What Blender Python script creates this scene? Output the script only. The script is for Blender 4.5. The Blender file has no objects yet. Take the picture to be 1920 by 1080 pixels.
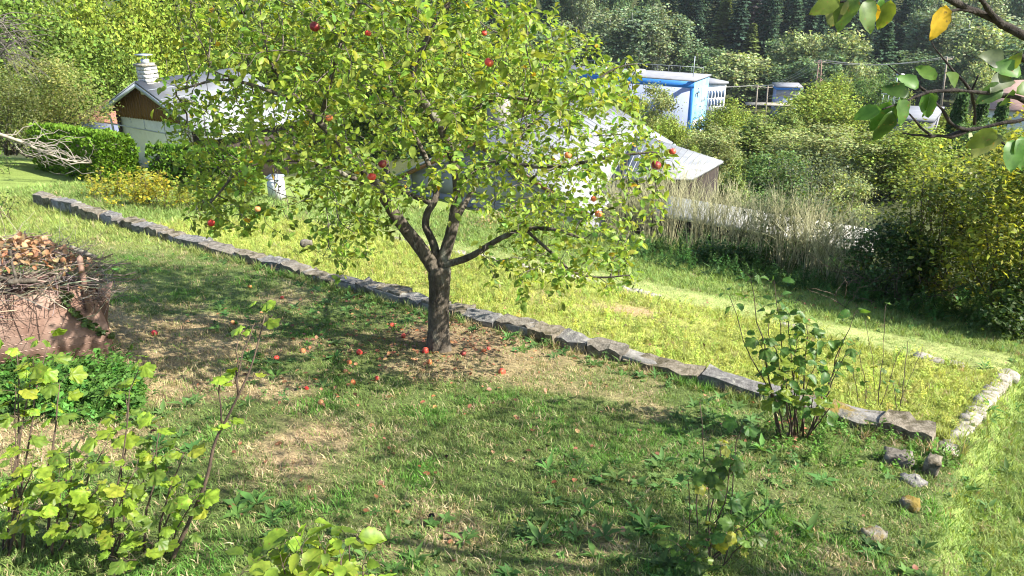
import bpy, math, random
import numpy as np
from mathutils import Vector, Matrix

random.seed(7)
rng = np.random.default_rng(7)
S = bpy.context.scene
COL = S.collection
R = math.radians

# ------------------------------------------------------------------ camera, sky, sun, exposure
CAMZ = 3.4
PITCH = R(23)
FPX = 1400.0
cam = bpy.data.cameras.new('camera')
cam.sensor_width = 36.0
cam.lens = 36.0 * FPX / 1920.0
cam.clip_start = 0.05
cam.clip_end = 3000
camo = bpy.data.objects.new('camera', cam)
camo.location = (0, 0, CAMZ)
camo.rotation_euler = (R(90) - PITCH, 0, 0)
COL.objects.link(camo)
S.camera = camo

SUN_AZ, SUN_EL = R(107), R(41)
world = bpy.data.worlds.new('World')
S.world = world
world.use_nodes = True
wn = world.node_tree
for n in list(wn.nodes):
    wn.nodes.remove(n)
sky = wn.nodes.new('ShaderNodeTexSky')
sky.sky_type = 'NISHITA'
sky.sun_disc = False
sky.sun_elevation = SUN_EL
sky.sun_rotation = SUN_AZ
bg = wn.nodes.new('ShaderNodeBackground')
bg.inputs[1].default_value = 0.115
wo = wn.nodes.new('ShaderNodeOutputWorld')
wn.links.new(sky.outputs[0], bg.inputs[0])
wn.links.new(bg.outputs[0], wo.inputs[0])
sun = bpy.data.lights.new('sun', 'SUN')
sun.energy = 5.0
sun.angle = R(0.53)
sun.color = (1.0, 0.95, 0.86)
suno = bpy.data.objects.new('sun', sun)
sdir = Vector((math.cos(SUN_EL) * math.sin(SUN_AZ), math.cos(SUN_EL) * math.cos(SUN_AZ), math.sin(SUN_EL)))
suno.rotation_euler = sdir.to_track_quat('Z', 'Y').to_euler()
suno.location = sdir * 50
COL.objects.link(suno)
vs = S.view_settings
vs.view_transform = 'Standard'
vs.look = 'None'
vs.gamma = 1
vs.exposure = 1.65
vs.use_curve_mapping = False
S.cycles.filter_width = 1.1
S.cycles.max_bounces = 8
S.cycles.transmission_bounces = 6
S.cycles.diffuse_bounces = 4

# ------------------------------------------------------------------ where things stand
CF = np.array([0, math.cos(PITCH), -math.sin(PITCH)])
CU = np.array([0, math.sin(PITCH), math.cos(PITCH)])
CO = np.array([0, 0, CAMZ])

def ray(px, py):
    return np.array([1.0, 0, 0]) * (px - 960) / FPX + CU * (540 - py) / FPX + CF

def PX(px, py, y):                       # the point at distance y along the photograph's sight line
    r = ray(px, py)
    return CO + r * (y / r[1])

def proj(P):
    P = np.atleast_2d(P) - CO
    d = P @ CF
    return np.c_[960 + FPX * P[:, 0] / d, 540 - FPX * (P @ CU) / d, d]

def sstep(a, b, v):
    t = np.clip((v - a) / (b - a), 0, 1)
    return t * t * (3 - 2 * t)

UN = np.array([.806, -.592])             # garden axes: along the wall / downhill across it
NN = np.array([.592, .806])
EDGE_Y = np.array([-1.0, 2.9, 3.4, 3.95, 4.45, 4.75, 6.9, 8.5])
EDGE_X = np.array([1.6, 2.05, 2.40, 2.78, 3.12, 3.45, 5.15, 6.5])

def lattice(seed):
    return np.random.default_rng(seed).random((64, 64))
_LAT = {}
def vnoise(x, y, sc, seed=0):
    if seed not in _LAT:
        _LAT[seed] = lattice(seed)
    L = _LAT[seed]
    x = np.asarray(x, float) / sc + 1000.3
    y = np.asarray(y, float) / sc + 1000.7
    xi, yi = np.floor(x).astype(int), np.floor(y).astype(int)
    fx, fy = x - xi, y - yi
    fx, fy = fx * fx * (3 - 2 * fx), fy * fy * (3 - 2 * fy)
    a = L[xi % 64, yi % 64]; b = L[(xi + 1) % 64, yi % 64]
    c = L[xi % 64, (yi + 1) % 64]; d = L[(xi + 1) % 64, (yi + 1) % 64]
    return (a * (1 - fx) + b * fx) * (1 - fy) + (c * (1 - fx) + d * fx) * fy
def fbm(x, y, sc, seed=0, o=4):
    v, a, t = 0, 1.0, 0
    for i in range(o):
        v = v + a * vnoise(x, y, sc / 2 ** i, seed + i); t += a; a *= .55
    return v / t

def G(x, y):
    x = np.asarray(x, float); y = np.asarray(y, float)
    s = x * NN[0] + y * NN[1]; t = x * UN[0] + y * UN[1]
    near = -2.12 - 0.2 * np.clip(y, -6, 60) - 0.08 * np.clip(x, -18, 9)
    near = near - 1.7 * sstep(14.6, 17.5, s) * sstep(-15, -10, t)
    near = near - 1.2 * sstep(13.6, 16.5, s) * sstep(0, 3, t)
    xe = np.interp(y, EDGE_Y, EDGE_X)
    near = near - 0.26 * sstep(0, .3, x - xe) * (1 - sstep(6.3, 8, y))
    near = near + .05 * (fbm(x, y, 1.6, 3, 3) - .5) * (1 - sstep(14, 20, y))
    far = np.interp(y, [0, 28, 45, 70, 110, 165, 200, 260, 330, 450, 700],
                    [-7.7, -7.7, -12, -18, -22.5, -23, -14, 8, 40, 90, 150])
    far = far + 3.0 * (fbm(x, y, 40, 9, 3) - .5) * sstep(30, 60, y)
    k = sstep(24, 36, y)
    return CAMZ + near * (1 - k) + far * k

def gz(x, y):
    return float(G(x, y))

def gp(px, py):                          # the point of the ground seen at a pixel
    r = ray(px, py)
    t0, t1, t = .3, None, .3
    while t < 600:
        p = CO + r * t
        if p[2] < gz(p[0], p[1]):
            t1 = t; break
        t0 = t; t *= 1.03
    if t1 is None:
        t1 = 600
    for _ in range(30):
        m = (t0 + t1) / 2; p = CO + r * m
        if p[2] < gz(p[0], p[1]): t1 = m
        else: t0 = m
    return CO + r * t1

# ------------------------------------------------------------------ mesh helpers
def mk(name, V, Fs, mat=None, tint=None, smooth=False):
    V = np.asarray(V, np.float32)
    if not isinstance(Fs, list): Fs = [Fs]
    Fs = [np.asarray(f, np.int32) for f in Fs if len(f)]
    me = bpy.data.meshes.new(name)
    loops = np.concatenate([f.ravel() for f in Fs])
    tot = np.concatenate([np.full(len(f), f.shape[1], np.int32) for f in Fs])
    st = np.concatenate([[0], np.cumsum(tot)[:-1]]).astype(np.int32)
    me.vertices.add(len(V)); me.vertices.foreach_set('co', V.ravel())
    me.loops.add(len(loops)); me.loops.foreach_set('vertex_index', loops)
    me.polygons.add(len(tot)); me.polygons.foreach_set('loop_start', st)
    me.update(calc_edges=True)
    if tint is not None:
        tint = np.asarray(tint, np.float32)
        if tint.ndim == 1: tint = np.repeat(tint[None], len(tot), 0)
        a = me.attributes.new('tint', 'FLOAT_COLOR', 'FACE')
        c = np.ones((len(tot), 4), np.float32); c[:, :3] = tint[:, :3]
        a.data.foreach_set('color', c.ravel())
    if smooth:
        me.polygons.foreach_set('use_smooth', np.ones(len(tot), bool))
    if mat: me.materials.append(mat)
    return me

class MB:
    def __init__(s): s.V = []; s.T = []; s.Q = []; s.cT = []; s.cQ = []; s.n = 0
    def add(s, V, F, tint=(1, 1, 1)):
        V = np.asarray(V, float); F = np.asarray(F, int)
        s.V.append(V)
        (s.T if F.shape[1] == 3 else s.Q).append(F + s.n)
        t = np.asarray(tint, float)
        if t.ndim == 1: t = np.repeat(t[None], len(F), 0)
        (s.cT if F.shape[1] == 3 else s.cQ).append(t)
        s.n += len(V); return s
    def box(s, c, sz, rot=0.0, tint=(1, 1, 1)):
        c = np.array(c, float); h = np.array(sz, float) / 2
        v = np.array([[x, y, z] for z in (-1, 1) for y in (-1, 1) for x in (-1, 1)]) * h
        if rot:
            a, b = math.cos(rot), math.sin(rot)
            v = v @ np.array([[a, b, 0], [-b, a, 0], [0, 0, 1]])
        s.add(v + c, [[0, 2, 3, 1], [4, 5, 7, 6], [0, 1, 5, 4], [2, 6, 7, 3], [0, 4, 6, 2], [1, 3, 7, 5]], tint); return s
    def prism(s, poly, vec, tint=(1, 1, 1)):          # polygon (n,3) extruded by vec
        P = np.array(poly, float); n = len(P); v = np.array(vec, float)
        V = np.concatenate([P, P + v])
        c0, c1 = P.mean(0), P.mean(0) + v
        V = np.concatenate([V, [c0, c1]])
        T = [[2 * n, (i + 1) % n, i] for i in range(n)] + [[2 * n + 1, n + i, n + (i + 1) % n] for i in range(n)]
        Q = [[i, (i + 1) % n, n + (i + 1) % n, n + i] for i in range(n)]
        k = s.n
        s.add(V, T, tint)
        s.Q.append(np.array(Q) + k); s.cQ.append(np.repeat(np.array(tint, float)[None], n, 0)); return s
    def tube(s, pts, rad, k=6, tint=(1, 1, 1)):
        V, F = tube(pts, rad, k); return s.add(V, F, tint)
    def mesh(s, name, mat, smooth=False, tinted=False):
        V = np.concatenate(s.V); Fs = []; cs = []
        if s.T: Fs.append(np.concatenate(s.T)); cs.append(np.concatenate(s.cT))
        if s.Q: Fs.append(np.concatenate(s.Q)); cs.append(np.concatenate(s.cQ))
        return mk(name, V, Fs, mat, np.concatenate(cs) if tinted else None, smooth)

def tube(pts, rad, k=6, cap=True):
    P = np.asarray(pts, float); n = len(P)
    r = np.full(n, rad, float) if np.isscalar(rad) else np.asarray(rad, float)
    T = np.gradient(P, axis=0); T /= np.linalg.norm(T, axis=1)[:, None] + 1e-12
    u = np.cross(T[0], [0, 0, 1.0])
    if np.linalg.norm(u) < .1: u = np.cross(T[0], [1.0, 0, 0])
    u /= np.linalg.norm(u)
    a = np.arange(k) * 2 * np.pi / k
    V = np.zeros((n, k, 3))
    for i in range(n):
        u = u - T[i] * (u @ T[i]); u /= np.linalg.norm(u) + 1e-12
        w = np.cross(T[i], u)
        V[i] = P[i] + r[i] * (np.cos(a)[:, None] * u + np.sin(a)[:, None] * w)
    i = np.arange(n - 1)[:, None] * k; j = np.arange(k)[None]; j2 = (j + 1) % k
    F = np.stack([i + j, i + j2, i + k + j2, i + k + j], -1).reshape(-1, 4)
    V = V.reshape(-1, 3)
    if cap and k >= 4:
        nv = len(V); V = np.concatenate([V, P[:1], P[-1:]])
        e = (n - 1) * k
        F = np.concatenate([F, [[nv, (q + 1) % k, q, nv] for q in range(0)] or np.zeros((0, 4), int)])
        capF = []
        for q in range(0, k, 2):
            q1, q2 = (q + 1) % k, (q + 2) % k
            capF.append([nv, q2, q1, q]); capF.append([nv + 1, e + q, e + q1, e + q2])
        F = np.concatenate([F, np.array(capF)])
    return V, F

def curve(a, b, n=6, wob=.06, sag=0.0, g=None):
    g = g or rng
    a = np.array(a, float); b = np.array(b, float); L = np.linalg.norm(b - a)
    t = np.linspace(0, 1, n)[:, None]
    p = a + (b - a) * t
    o = np.cumsum(g.normal(size=(n, 3)), 0) * wob * L / np.sqrt(n)
    o = o - o[0] - (o[-1] - o[0]) * t
    p = p + o; p[:, 2] -= sag * L * (4 * t * (1 - t))[:, 0]
    return p

def spline(pts, step):
    P = np.asarray(pts, float)
    if len(P) < 3:
        n = max(2, int(np.linalg.norm(P[1] - P[0]) / step) + 1)
        return P[0] + (P[-1] - P[0]) * np.linspace(0, 1, n)[:, None]
    Q = np.concatenate([[2 * P[0] - P[1]], P, [2 * P[-1] - P[-2]]])
    out = []
    for i in range(1, len(Q) - 2):
        n = max(1, int(np.ceil(np.linalg.norm(Q[i + 1] - Q[i]) / step)))
        t = (np.arange(n) / n)[:, None]
        a, b, c, d = Q[i - 1], Q[i], Q[i + 1], Q[i + 2]
        out.append(.5 * (2 * b + (c - a) * t + (2 * a - 5 * b + 4 * c - d) * t ** 2 + (3 * b - a - 3 * c + d) * t ** 3))
    out.append(P[-1:])
    return np.concatenate(out)

def unit(v):
    v = np.asarray(v, float)
    return v / (np.linalg.norm(v, axis=-1, keepdims=True) + 1e-12)

def frames(D, N):
    y = unit(D); x = unit(np.cross(y, N)); z = np.cross(x, y)
    return x, y, z

def leaves(tpl, P, D, N, sz, tint):
    tv, tf = tpl
    x, y, z = frames(D, N)
    n = len(P); sz = np.broadcast_to(sz, (n,))
    V = P[:, None] + sz[:, None, None] * (tv[None, :, 0:1] * x[:, None] + tv[None, :, 1:2] * y[:, None] + tv[None, :, 2:3] * z[:, None])
    F = (np.arange(n)[:, None, None] * len(tv) + tf[None]).reshape(-1, tf.shape[1])
    t = np.repeat(np.broadcast_to(tint, (n, 3)), len(tf), 0)
    return V.reshape(-1, 3), F, t

def tv(*a): return np.array(a, float)
L_APPLE = (tv((0, 0, 0), (0, .36, -.05), (0, .72, -.06), (0, 1, -.16), (-.25, .30, .06), (-.24, .66, .03), (.25, .30, .06), (.24, .66, .03)),
           np.array([[0, 1, 4], [4, 1, 5], [1, 2, 5], [5, 2, 3], [0, 6, 1], [6, 7, 1], [1, 7, 2], [7, 3, 2]]))
L_DIAM = (tv((0, 0, 0), (.3, .5, .06), (0, 1, -.08), (-.3, .5, .06)), np.array([[0, 1, 2, 3]]))
L_WIDE = (tv((-.1, 0, 0), (.4, .3, .08), (.12, 1, -.08), (-.42, .6, .05)), np.array([[0, 1, 2, 3]]))
L_BLADE = (tv((-.06, 0, 0), (.06, 0, 0), (.05, .5, .1), (-.05, .5, .1), (0, 1, -.1)), None)

def lobed(seed=0, ser=.05):
    half = [(0, 0), (.22, -.10), (.46, -.02), (.58, .20), (.44, .34), (.60, .50), (.64, .70), (.46, .74), (.33, .72), (.24, .88), (.10, 1.0)]
    g = np.random.default_rng(seed)
    pts = [(x, y) for x, y in half] + [(0, 1.08)] + [(-x, y) for x, y in half[:0:-1]]
    p = np.array(pts) + g.normal(size=(len(pts), 2)) * .025
    p[0] = 0
    r = np.hypot(p[:, 0], p[:, 1] - .38)
    z = -.22 * r ** 2 + np.where(np.arange(len(p)) % 2 == 0, ser, -ser) * (r > .3)
    z = z + g.normal(size=len(p)) * .02
    V = np.concatenate([np.c_[p, z], [[0, .38, .03]]]); n = len(p)
    F = np.array([[n, i, (i + 1) % n] for i in range(n)])
    return V, F
def currant(seed, n=34, lobes=.15):
    g = np.random.default_rng(seed); c = np.array([0, .44]); a = np.linspace(0, 2 * np.pi, n, endpoint=False) - np.pi / 2
    f = a + np.pi / 2                                     # 0 at the stalk
    r = .50 * (1 + lobes * np.cos(5 * (f - np.pi))) * (1 + .10 * np.cos(f - np.pi)) + np.where(np.arange(n) % 2, .03, -.03) + g.normal(size=n) * .015 + .05 * np.cos(f * 3 + g.random() * 6) * .4
    r = np.where(np.minimum(f, 2 * np.pi - f) < .3, .40 * np.ones(n), r)
    out = c + np.c_[np.cos(a), np.sin(a)] * r[:, None] * [1.08, 1]
    bs = np.array([0, .10]); inn = bs + (out - bs) * .55
    pl = .032 * np.cos(5 * (f - np.pi)) * (.5 + g.random(n))
    cup = g.normal() * .12 - .12
    zo = cup * r ** 2 * 2 + pl * 1.6 + g.normal(size=n) * .03; zi = cup * (.55 * r) ** 2 * 2 + pl
    V = np.concatenate([np.c_[out, zo], np.c_[inn, zi], [[0, .10, .02]]])
    i = np.arange(n); j = (i + 1) % n
    F = np.concatenate([np.stack([i, j, n + j], 1), np.stack([i, n + j, n + i], 1), np.stack([n + i, n + j, np.full(n, 2 * n)], 1)])
    V[:, 1] -= .04
    return V, F
L_LOBED = [currant(i) for i in range(6)]
def fine(seed, wd=.30, m=8, ser=.012, fold=.10, curl=.16):
    g = np.random.default_rng(seed); t = np.linspace(0, 1, m + 1); w = wd * np.sin(np.pi * t ** .82) ** .8; w[0] = w[-1] = 0
    w = w + np.where(np.arange(m + 1) % 2, ser, -ser) * (w > 0); z = -curl * t ** 2; b = g.normal() * .08
    mid = np.c_[b * np.sin(t * 3.1), t, z]; V = [mid]
    for s in (-1, 1):
        V.append(mid + np.c_[s * w, -.02 * w, fold * w / wd + .025 * np.sin(t * 9 + s + g.random() * 6) + g.normal(size=m + 1) * .008])
    V = np.concatenate(V); F = []
    for i in range(m):
        for k, s in ((1, -1), (2, 1)):
            a, b_, c_, d = i, i + 1, k * (m + 1) + i + 1, k * (m + 1) + i
            for q in ([a, b_, c_], [a, c_, d]): F.append(q if s < 0 else q[::-1])
    return V, np.array(F)
L_FINE = [fine(i) for i in range(4)]
L_POINT = [fine(10 + i, .31, 9, .024, .14, .26) for i in range(4)]
L_HOP = (tv((0, 0, 0), (.30, .02, .03), (.42, .28, .02), (.26, .66, .0), (0, 1.1, -.18), (-.26, .66, .0), (-.42, .28, .02), (-.30, .02, .03), (0, .3, -.06), (0, .68, -.08)),
         np.array([[0, 1, 8], [1, 2, 8], [2, 3, 9], [2, 9, 8], [3, 4, 9], [4, 5, 9], [5, 6, 9], [6, 8, 9], [6, 7, 8], [7, 0, 8]]))

def rand_unit(n, g=None):
    return unit((g or rng).normal(size=(n, 3)))

def jit(col, n, a=.18, b=.12):                    # leaf-to-leaf variety of one colour
    c = np.array(col, float)[None] * (1 + rng.normal(size=(n, 1)) * a)
    c = c * (1 + rng.normal(size=(n, 3)) * b * np.array([1, .4, .8]))
    return np.clip(c, .005, .9)

# ------------------------------------------------------------------ objects
def tag(o, label=None, cat=None, group=None, kind=None):
    if label: o['label'] = label
    if cat: o['category'] = cat
    if group: o['group'] = group
    if kind: o['kind'] = kind
    return o

def thing(name, label, cat, loc, group=None, rz=0.0):
    o = bpy.data.objects.new(name, None)
    o.empty_display_size = .1
    o.location = tuple(float(v) for v in loc); o.rotation_euler = (0, 0, rz)
    COL.objects.link(o)
    return tag(o, label, cat, group)

def obj(name, me, parent=None, world=True, mat4=None, label=None, kind=None):
    o = bpy.data.objects.new(name, me)
    COL.objects.link(o)
    if parent is not None:
        o.parent = parent
        if world:                                   # the mesh is in world coordinates
            root = parent
            m = Matrix.Identity(4)
            chain = []
            while root is not None:
                chain.append(root); root = root.parent
            for c in reversed(chain):
                m = m @ c.matrix_parent_inverse @ (Matrix.LocRotScale(c.location, c.rotation_euler, c.scale))
            o.matrix_parent_inverse = m.inverted()
    if mat4 is not None: o.matrix_basis = mat4
    if label: o['label'] = label
    if kind: o['kind'] = kind
    return o

def dup(root, loc, rz=0.0, sc=(1, 1, 1), label=None, group=None):
    r = root.copy(); COL.objects.link(r)
    r.location = tuple(float(v) for v in loc); r.rotation_euler = (0, 0, rz); r.scale = sc
    if label: r['label'] = label
    if group: r['group'] = group
    for ch in list(root.children):
        c = ch.copy(); COL.objects.link(c); c.parent = r
        for g in ch.children:
            d = g.copy(); COL.objects.link(d); d.parent = c
    return r

# ------------------------------------------------------------------ materials
def _ramp(nt, c1, c2, lo=.35, hi=.65):
    r = nt.nodes.new('ShaderNodeValToRGB')
    r.color_ramp.elements[0].color = (*c1, 1); r.color_ramp.elements[0].position = lo
    r.color_ramp.elements[1].color = (*c2, 1); r.color_ramp.elements[1].position = hi
    return r

def M(name, c1, c2=None, sc=6, rough=.8, bump=0, bsc=60, spec=.3, metal=0, c3=None, sc3=2, lo3=.5, hi3=.65, detail=5, stretch=None):
    m = bpy.data.materials.new(name); m.use_nodes = True
    nt = m.node_tree; p = nt.nodes['Principled BSDF']
    p.inputs['Roughness'].default_value = rough; p.inputs['Metallic'].default_value = metal
    p.inputs['Specular IOR Level'].default_value = spec
    g = nt.nodes.new('ShaderNodeNewGeometry'); src = g.outputs['Position']
    if stretch:
        mp = nt.nodes.new('ShaderNodeMapping'); mp.inputs['Scale'].default_value = stretch
        nt.links.new(src, mp.inputs[0]); src = mp.outputs[0]
    def noise(s, d=detail):
        n = nt.nodes.new('ShaderNodeTexNoise'); n.inputs['Scale'].default_value = s; n.inputs['Detail'].default_value = d
        n.inputs['Roughness'].default_value = .65
        nt.links.new(src, n.inputs['Vector']); return n.outputs[0]
    if c2 is None:
        c2 = tuple(min(1, v * 1.12) for v in c1); c1 = tuple(v * .88 for v in c1)
    r = _ramp(nt, c1, c2); nt.links.new(noise(sc), r.inputs[0]); out = r.outputs[0]
    if c3:
        mk_ = _ramp(nt, (0, 0, 0), (1, 1, 1), lo3, hi3); nt.links.new(noise(sc3), mk_.inputs[0])
        mx = nt.nodes.new('ShaderNodeMix'); mx.data_type = 'RGBA'
        nt.links.new(mk_.outputs[0], mx.inputs[0]); nt.links.new(out, mx.inputs[6]); mx.inputs[7].default_value = (*c3, 1)
        out = mx.outputs[2]
    nt.links.new(out, p.inputs['Base Color'])
    if bump:
        b = nt.nodes.new('ShaderNodeBump'); b.inputs['Strength'].default_value = bump; b.inputs['Distance'].default_value = .02
        nt.links.new(noise(bsc, 6), b.inputs['Height']); nt.links.new(b.outputs[0], p.inputs['Normal'])
    return m

def leafmat(name, trans=.4, gloss=.25, inst=False, tcol=(1.3, 1.2, .55), rough=.45, mottle=0, spots=0):
    m = bpy.data.materials.new(name); m.use_nodes = True
    nt = m.node_tree; p = nt.nodes['Principled BSDF']
    p.inputs['Roughness'].default_value = rough; p.inputs['Specular IOR Level'].default_value = gloss
    a = nt.nodes.new('ShaderNodeAttribute'); a.attribute_name = 'tint'
    a.attribute_type = 'INSTANCER' if inst else 'GEOMETRY'
    col = a.outputs['Color']
    if mottle:
        ge_ = nt.nodes.new('ShaderNodeNewGeometry'); nz_ = nt.nodes.new('ShaderNodeTexNoise'); nz_.inputs['Scale'].default_value = mottle; nz_.inputs['Detail'].default_value = 4
        nt.links.new(ge_.outputs['Position'], nz_.inputs['Vector']); rp = _ramp(nt, (.62, .66, .6), (1.25, 1.2, 1.1), .34, .66); nt.links.new(nz_.outputs[0], rp.inputs[0])
        mq = nt.nodes.new('ShaderNodeMix'); mq.data_type = 'RGBA'; mq.blend_type = 'MULTIPLY'; mq.inputs[0].default_value = 1
        nt.links.new(col, mq.inputs[6]); nt.links.new(rp.outputs[0], mq.inputs[7]); col = mq.outputs[2]
        if spots:
            ns = nt.nodes.new('ShaderNodeTexNoise'); ns.inputs['Scale'].default_value = spots; ns.inputs['Detail'].default_value = 3
            nt.links.new(ge_.outputs['Position'], ns.inputs['Vector']); rs = _ramp(nt, (0, 0, 0), (.8, .8, .8), .64, .70); nt.links.new(ns.outputs[0], rs.inputs[0])
            ms = nt.nodes.new('ShaderNodeMix'); ms.data_type = 'RGBA'; ms.inputs[7].default_value = (.20, .13, .04, 1)
            nt.links.new(rs.outputs[0], ms.inputs[0]); nt.links.new(col, ms.inputs[6]); col = ms.outputs[2]
    nt.links.new(col, p.inputs['Base Color'])
    t = nt.nodes.new('ShaderNodeBsdfTranslucent')
    mm = nt.nodes.new('ShaderNodeVectorMath'); mm.operation = 'MULTIPLY'; mm.inputs[1].default_value = tcol
    nt.links.new(col, mm.inputs[0]); nt.links.new(mm.outputs[0], t.inputs[0])
    mix = nt.nodes.new('ShaderNodeMixShader'); mix.inputs[0].default_value = trans
    nt.links.new(p.outputs[0], mix.inputs[1]); nt.links.new(t.outputs[0], mix.inputs[2])
    nt.links.new(mix.outputs[0], nt.nodes['Material Output'].inputs[0])
    return m

LEAF = leafmat('leaf', trans=.5, mottle=32, spots=90)
LEAFX = leafmat('leaf_thin', trans=.5, gloss=.3, tcol=(1.35, 1.25, .5), mottle=45, spots=70)
FOL = leafmat('foliage', trans=.3, gloss=.1, rough=.7)
DRYLEAF = leafmat('dry_leaf', trans=.2, gloss=.15, tcol=(1.1, 1, .8))
GRASSM = leafmat('grass_blade', trans=.35, gloss=.15, inst=True, rough=.6)
BARKD = M('dark_bark', (.018, .015, .013), (.055, .046, .038), 30, .95, .8, 60, .15)
BARK = M('bark', (.045, .036, .027), (.125, .105, .08), 22, .95, .9, 45, .15, c3=(.23, .22, .17), sc3=7, lo3=.55, hi3=.7, stretch=(1, 1, .35))
TWIGM = M('twig', (.06, .05, .04), (.12, .10, .075), 12, .9)
STEMM = M('stem', (.05, .035, .025), (.11, .075, .05), 14, .85, .3, 90)
STONE = M('stone', (.105, .09, .07), (.24, .215, .175), 16, .95, 1.0, 55, .15, c3=(.06, .055, .045), sc3=5, lo3=.5, hi3=.68)
MORTAR = M('mortar', (.14, .13, .115), (.25, .235, .21), 14, .95, .6, 60)
MOSSY = M('mossy_stone', (.10, .095, .08), (.23, .215, .185), 14, .95, 1.0, 50, .15, c3=(.19, .14, .035), sc3=4, lo3=.46, hi3=.56)
PALEST = M('pale_stone', (.20, .18, .14), (.36, .33, .275), 14, .95, .8, 45, c3=(.13, .12, .07), sc3=6)
RUST = M('rust', (.19, .112, .08), (.31, .205, .16), 5, .8, .15, 90, .3, c3=(.12, .06, .045), sc3=3, lo3=.55, hi3=.75)
RUSTD = M('rust_dark', (.10, .05, .035), (.18, .09, .06), 9, .85, .3, 70)
WHITE = M('white_render', (.58, .59, .58), (.66, .66, .65), 2.5, .9, .15, 60, c3=(.42, .41, .37), sc3=1.7, lo3=.48, hi3=.8)
BROWN = M('brown_board', (.085, .04, .014), (.13, .063, .022), 9, .7, stretch=(1, 1, .2))
DARKW = M('dark_timber', (.022, .016, .013), (.045, .032, .025), 8, .8)  # dark timber; on the lean-to wall it stands for shade
ROOFM = M('pale_sheet_roof', (.185, .192, .205), (.24, .246, .252), 1.6, .55, .05, 20, .35, c3=(.10, .098, .092), sc3=1.3, lo3=.45, hi3=.8)
TIN = M('grey_tin', (.28, .31, .34), (.36, .39, .42), 3, .45, 0, 20, .4, .35)
CONC = M('panel_grey', (.20, .20, .225), (.26, .26, .285), 2.5, .85, .1, 50)
OCHRE = M('ochre_plinth', (.33, .29, .16), (.42, .37, .22), 4, .9)
BRICKW = M('white_brick', (.40, .39, .36), (.54, .52, .49), 14, .9, .3, 60)
BLUED = M('blue_dark', (.02, .16, .48), (.028, .19, .54), 1, .6)
BLUEL = M('blue_light', (.12, .29, .47), (.15, .33, .52), 1, .7, c3=(.20, .32, .42), sc3=.5, lo3=.45, hi3=.8)
LAV = M('lavender_render', (.23, .265, .40), (.265, .30, .43), .8, .85)
GLASS = M('window_glass', (.03, .05, .09), (.06, .09, .15), 2, .1, spec=.8)
PINKT = M('tile_red', (.36, .15, .10), (.48, .22, .15), 8, .85)
TILEB = M('tile_brown', (.26, .16, .12), (.36, .23, .18), 4, .85)
WOODP = M('pole_wood', (.16, .13, .10), (.27, .23, .18), 6, .9)
WIREM = M('wire', (.26, .26, .24), (.34, .33, .31), 2, .5)
FELT = M('sunlit_felt', (.36, .345, .30), (.45, .43, .38), 5, .9, .3, 30)  # pale roof felt, lightened so that sunlight is in the colour
GREYR = M('grey_roof', (.15, .155, .17), (.20, .205, .22), .7, .8)
PALETW = M('dead_branch', (.17, .15, .115), (.30, .265, .21), 12, .9, .3, 60)
# ------------------------------------------------------------------ the ground
W0, W1 = gp(75, 385)[:2], gp(1752, 833)[:2]        # the low wall across the garden
EDG = np.array([gp(*q)[:2] for q in [(490, 403), (640, 428), (760, 455), (1180, 545), (1560, 632), (1650, 656), (1815, 690), (1885, 702)]])
BEDR = np.array([gp(*q)[:2] for q in [(1885, 704), (1840, 760), (1812, 800), (1775, 850)]])
TRUNK = gp(821, 655)

def wall_s(x, y):                                  # >0 beyond the wall
    d = W1 - W0; n = np.array([-d[1], d[0]]) / np.hypot(*d)
    if n[1] < 0: n = -n
    return (x - W0[0]) * n[0] + (y - W0[1]) * n[1]

def along(x, y):
    d = (W1 - W0) / np.hypot(*(W1 - W0))
    return (x - W0[0]) * d[0] + (y - W0[1]) * d[1]

_o = np.argsort([along(*p) for p in EDG]); ED_T = np.array([along(*EDG[i]) for i in _o]); ED_S = np.array([wall_s(*EDG[i]) for i in _o])
ED_T = np.concatenate([[-20], ED_T, [40]]); ED_S = np.concatenate([[ED_S[0]], ED_S, [ED_S[-1]]])

def zones(x, y):
    """weights of terrace, weedy bed, pale path, green lawn, wild ground"""
    s, t = wall_s(x, y), along(x, y)
    es = np.interp(t, ED_T, ED_S)
    xe = np.interp(y, EDGE_Y, EDGE_X) + (fbm(x, y, .8, 5, 2) - .5) * .3
    right = sstep(-.05, .15, x - xe) * (1 - sstep(7.2, 8.5, y))
    beyond = sstep(-.06, .06, s)
    w = (fbm(x, y, 1.5, 21, 3) - .5) * .6
    inbed = beyond * (1 - sstep(-.12, .12, s - es + w * .3)) * sstep(2.5, 3.5, t + w)
    path = beyond * sstep(-.1, .1, s - es + w * .3) * (1 - sstep(.75, 1.15, s - es + w)) * sstep(3.0, 5.0, t)
    leftlawn = beyond * (1 - sstep(2.5, 3.5, t + w))
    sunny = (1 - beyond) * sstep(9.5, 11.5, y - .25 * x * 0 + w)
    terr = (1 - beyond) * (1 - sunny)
    far = sstep(15.5, 18, x * NN[0] + y * NN[1]) * sstep(-13, -9, x * UN[0] + y * UN[1]); far = np.maximum(far, sstep(24, 30, y))
    lawn = np.clip(1 - terr - inbed - path, 0, 1)
    Z = dict(terr=terr * (1 - right), bed=inbed * (1 - right), path=path * (1 - right), lawn=np.maximum(lawn, right))
    for k in Z: Z[k] = Z[k] * (1 - far)
    Z['far'] = far
    return Z

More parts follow.
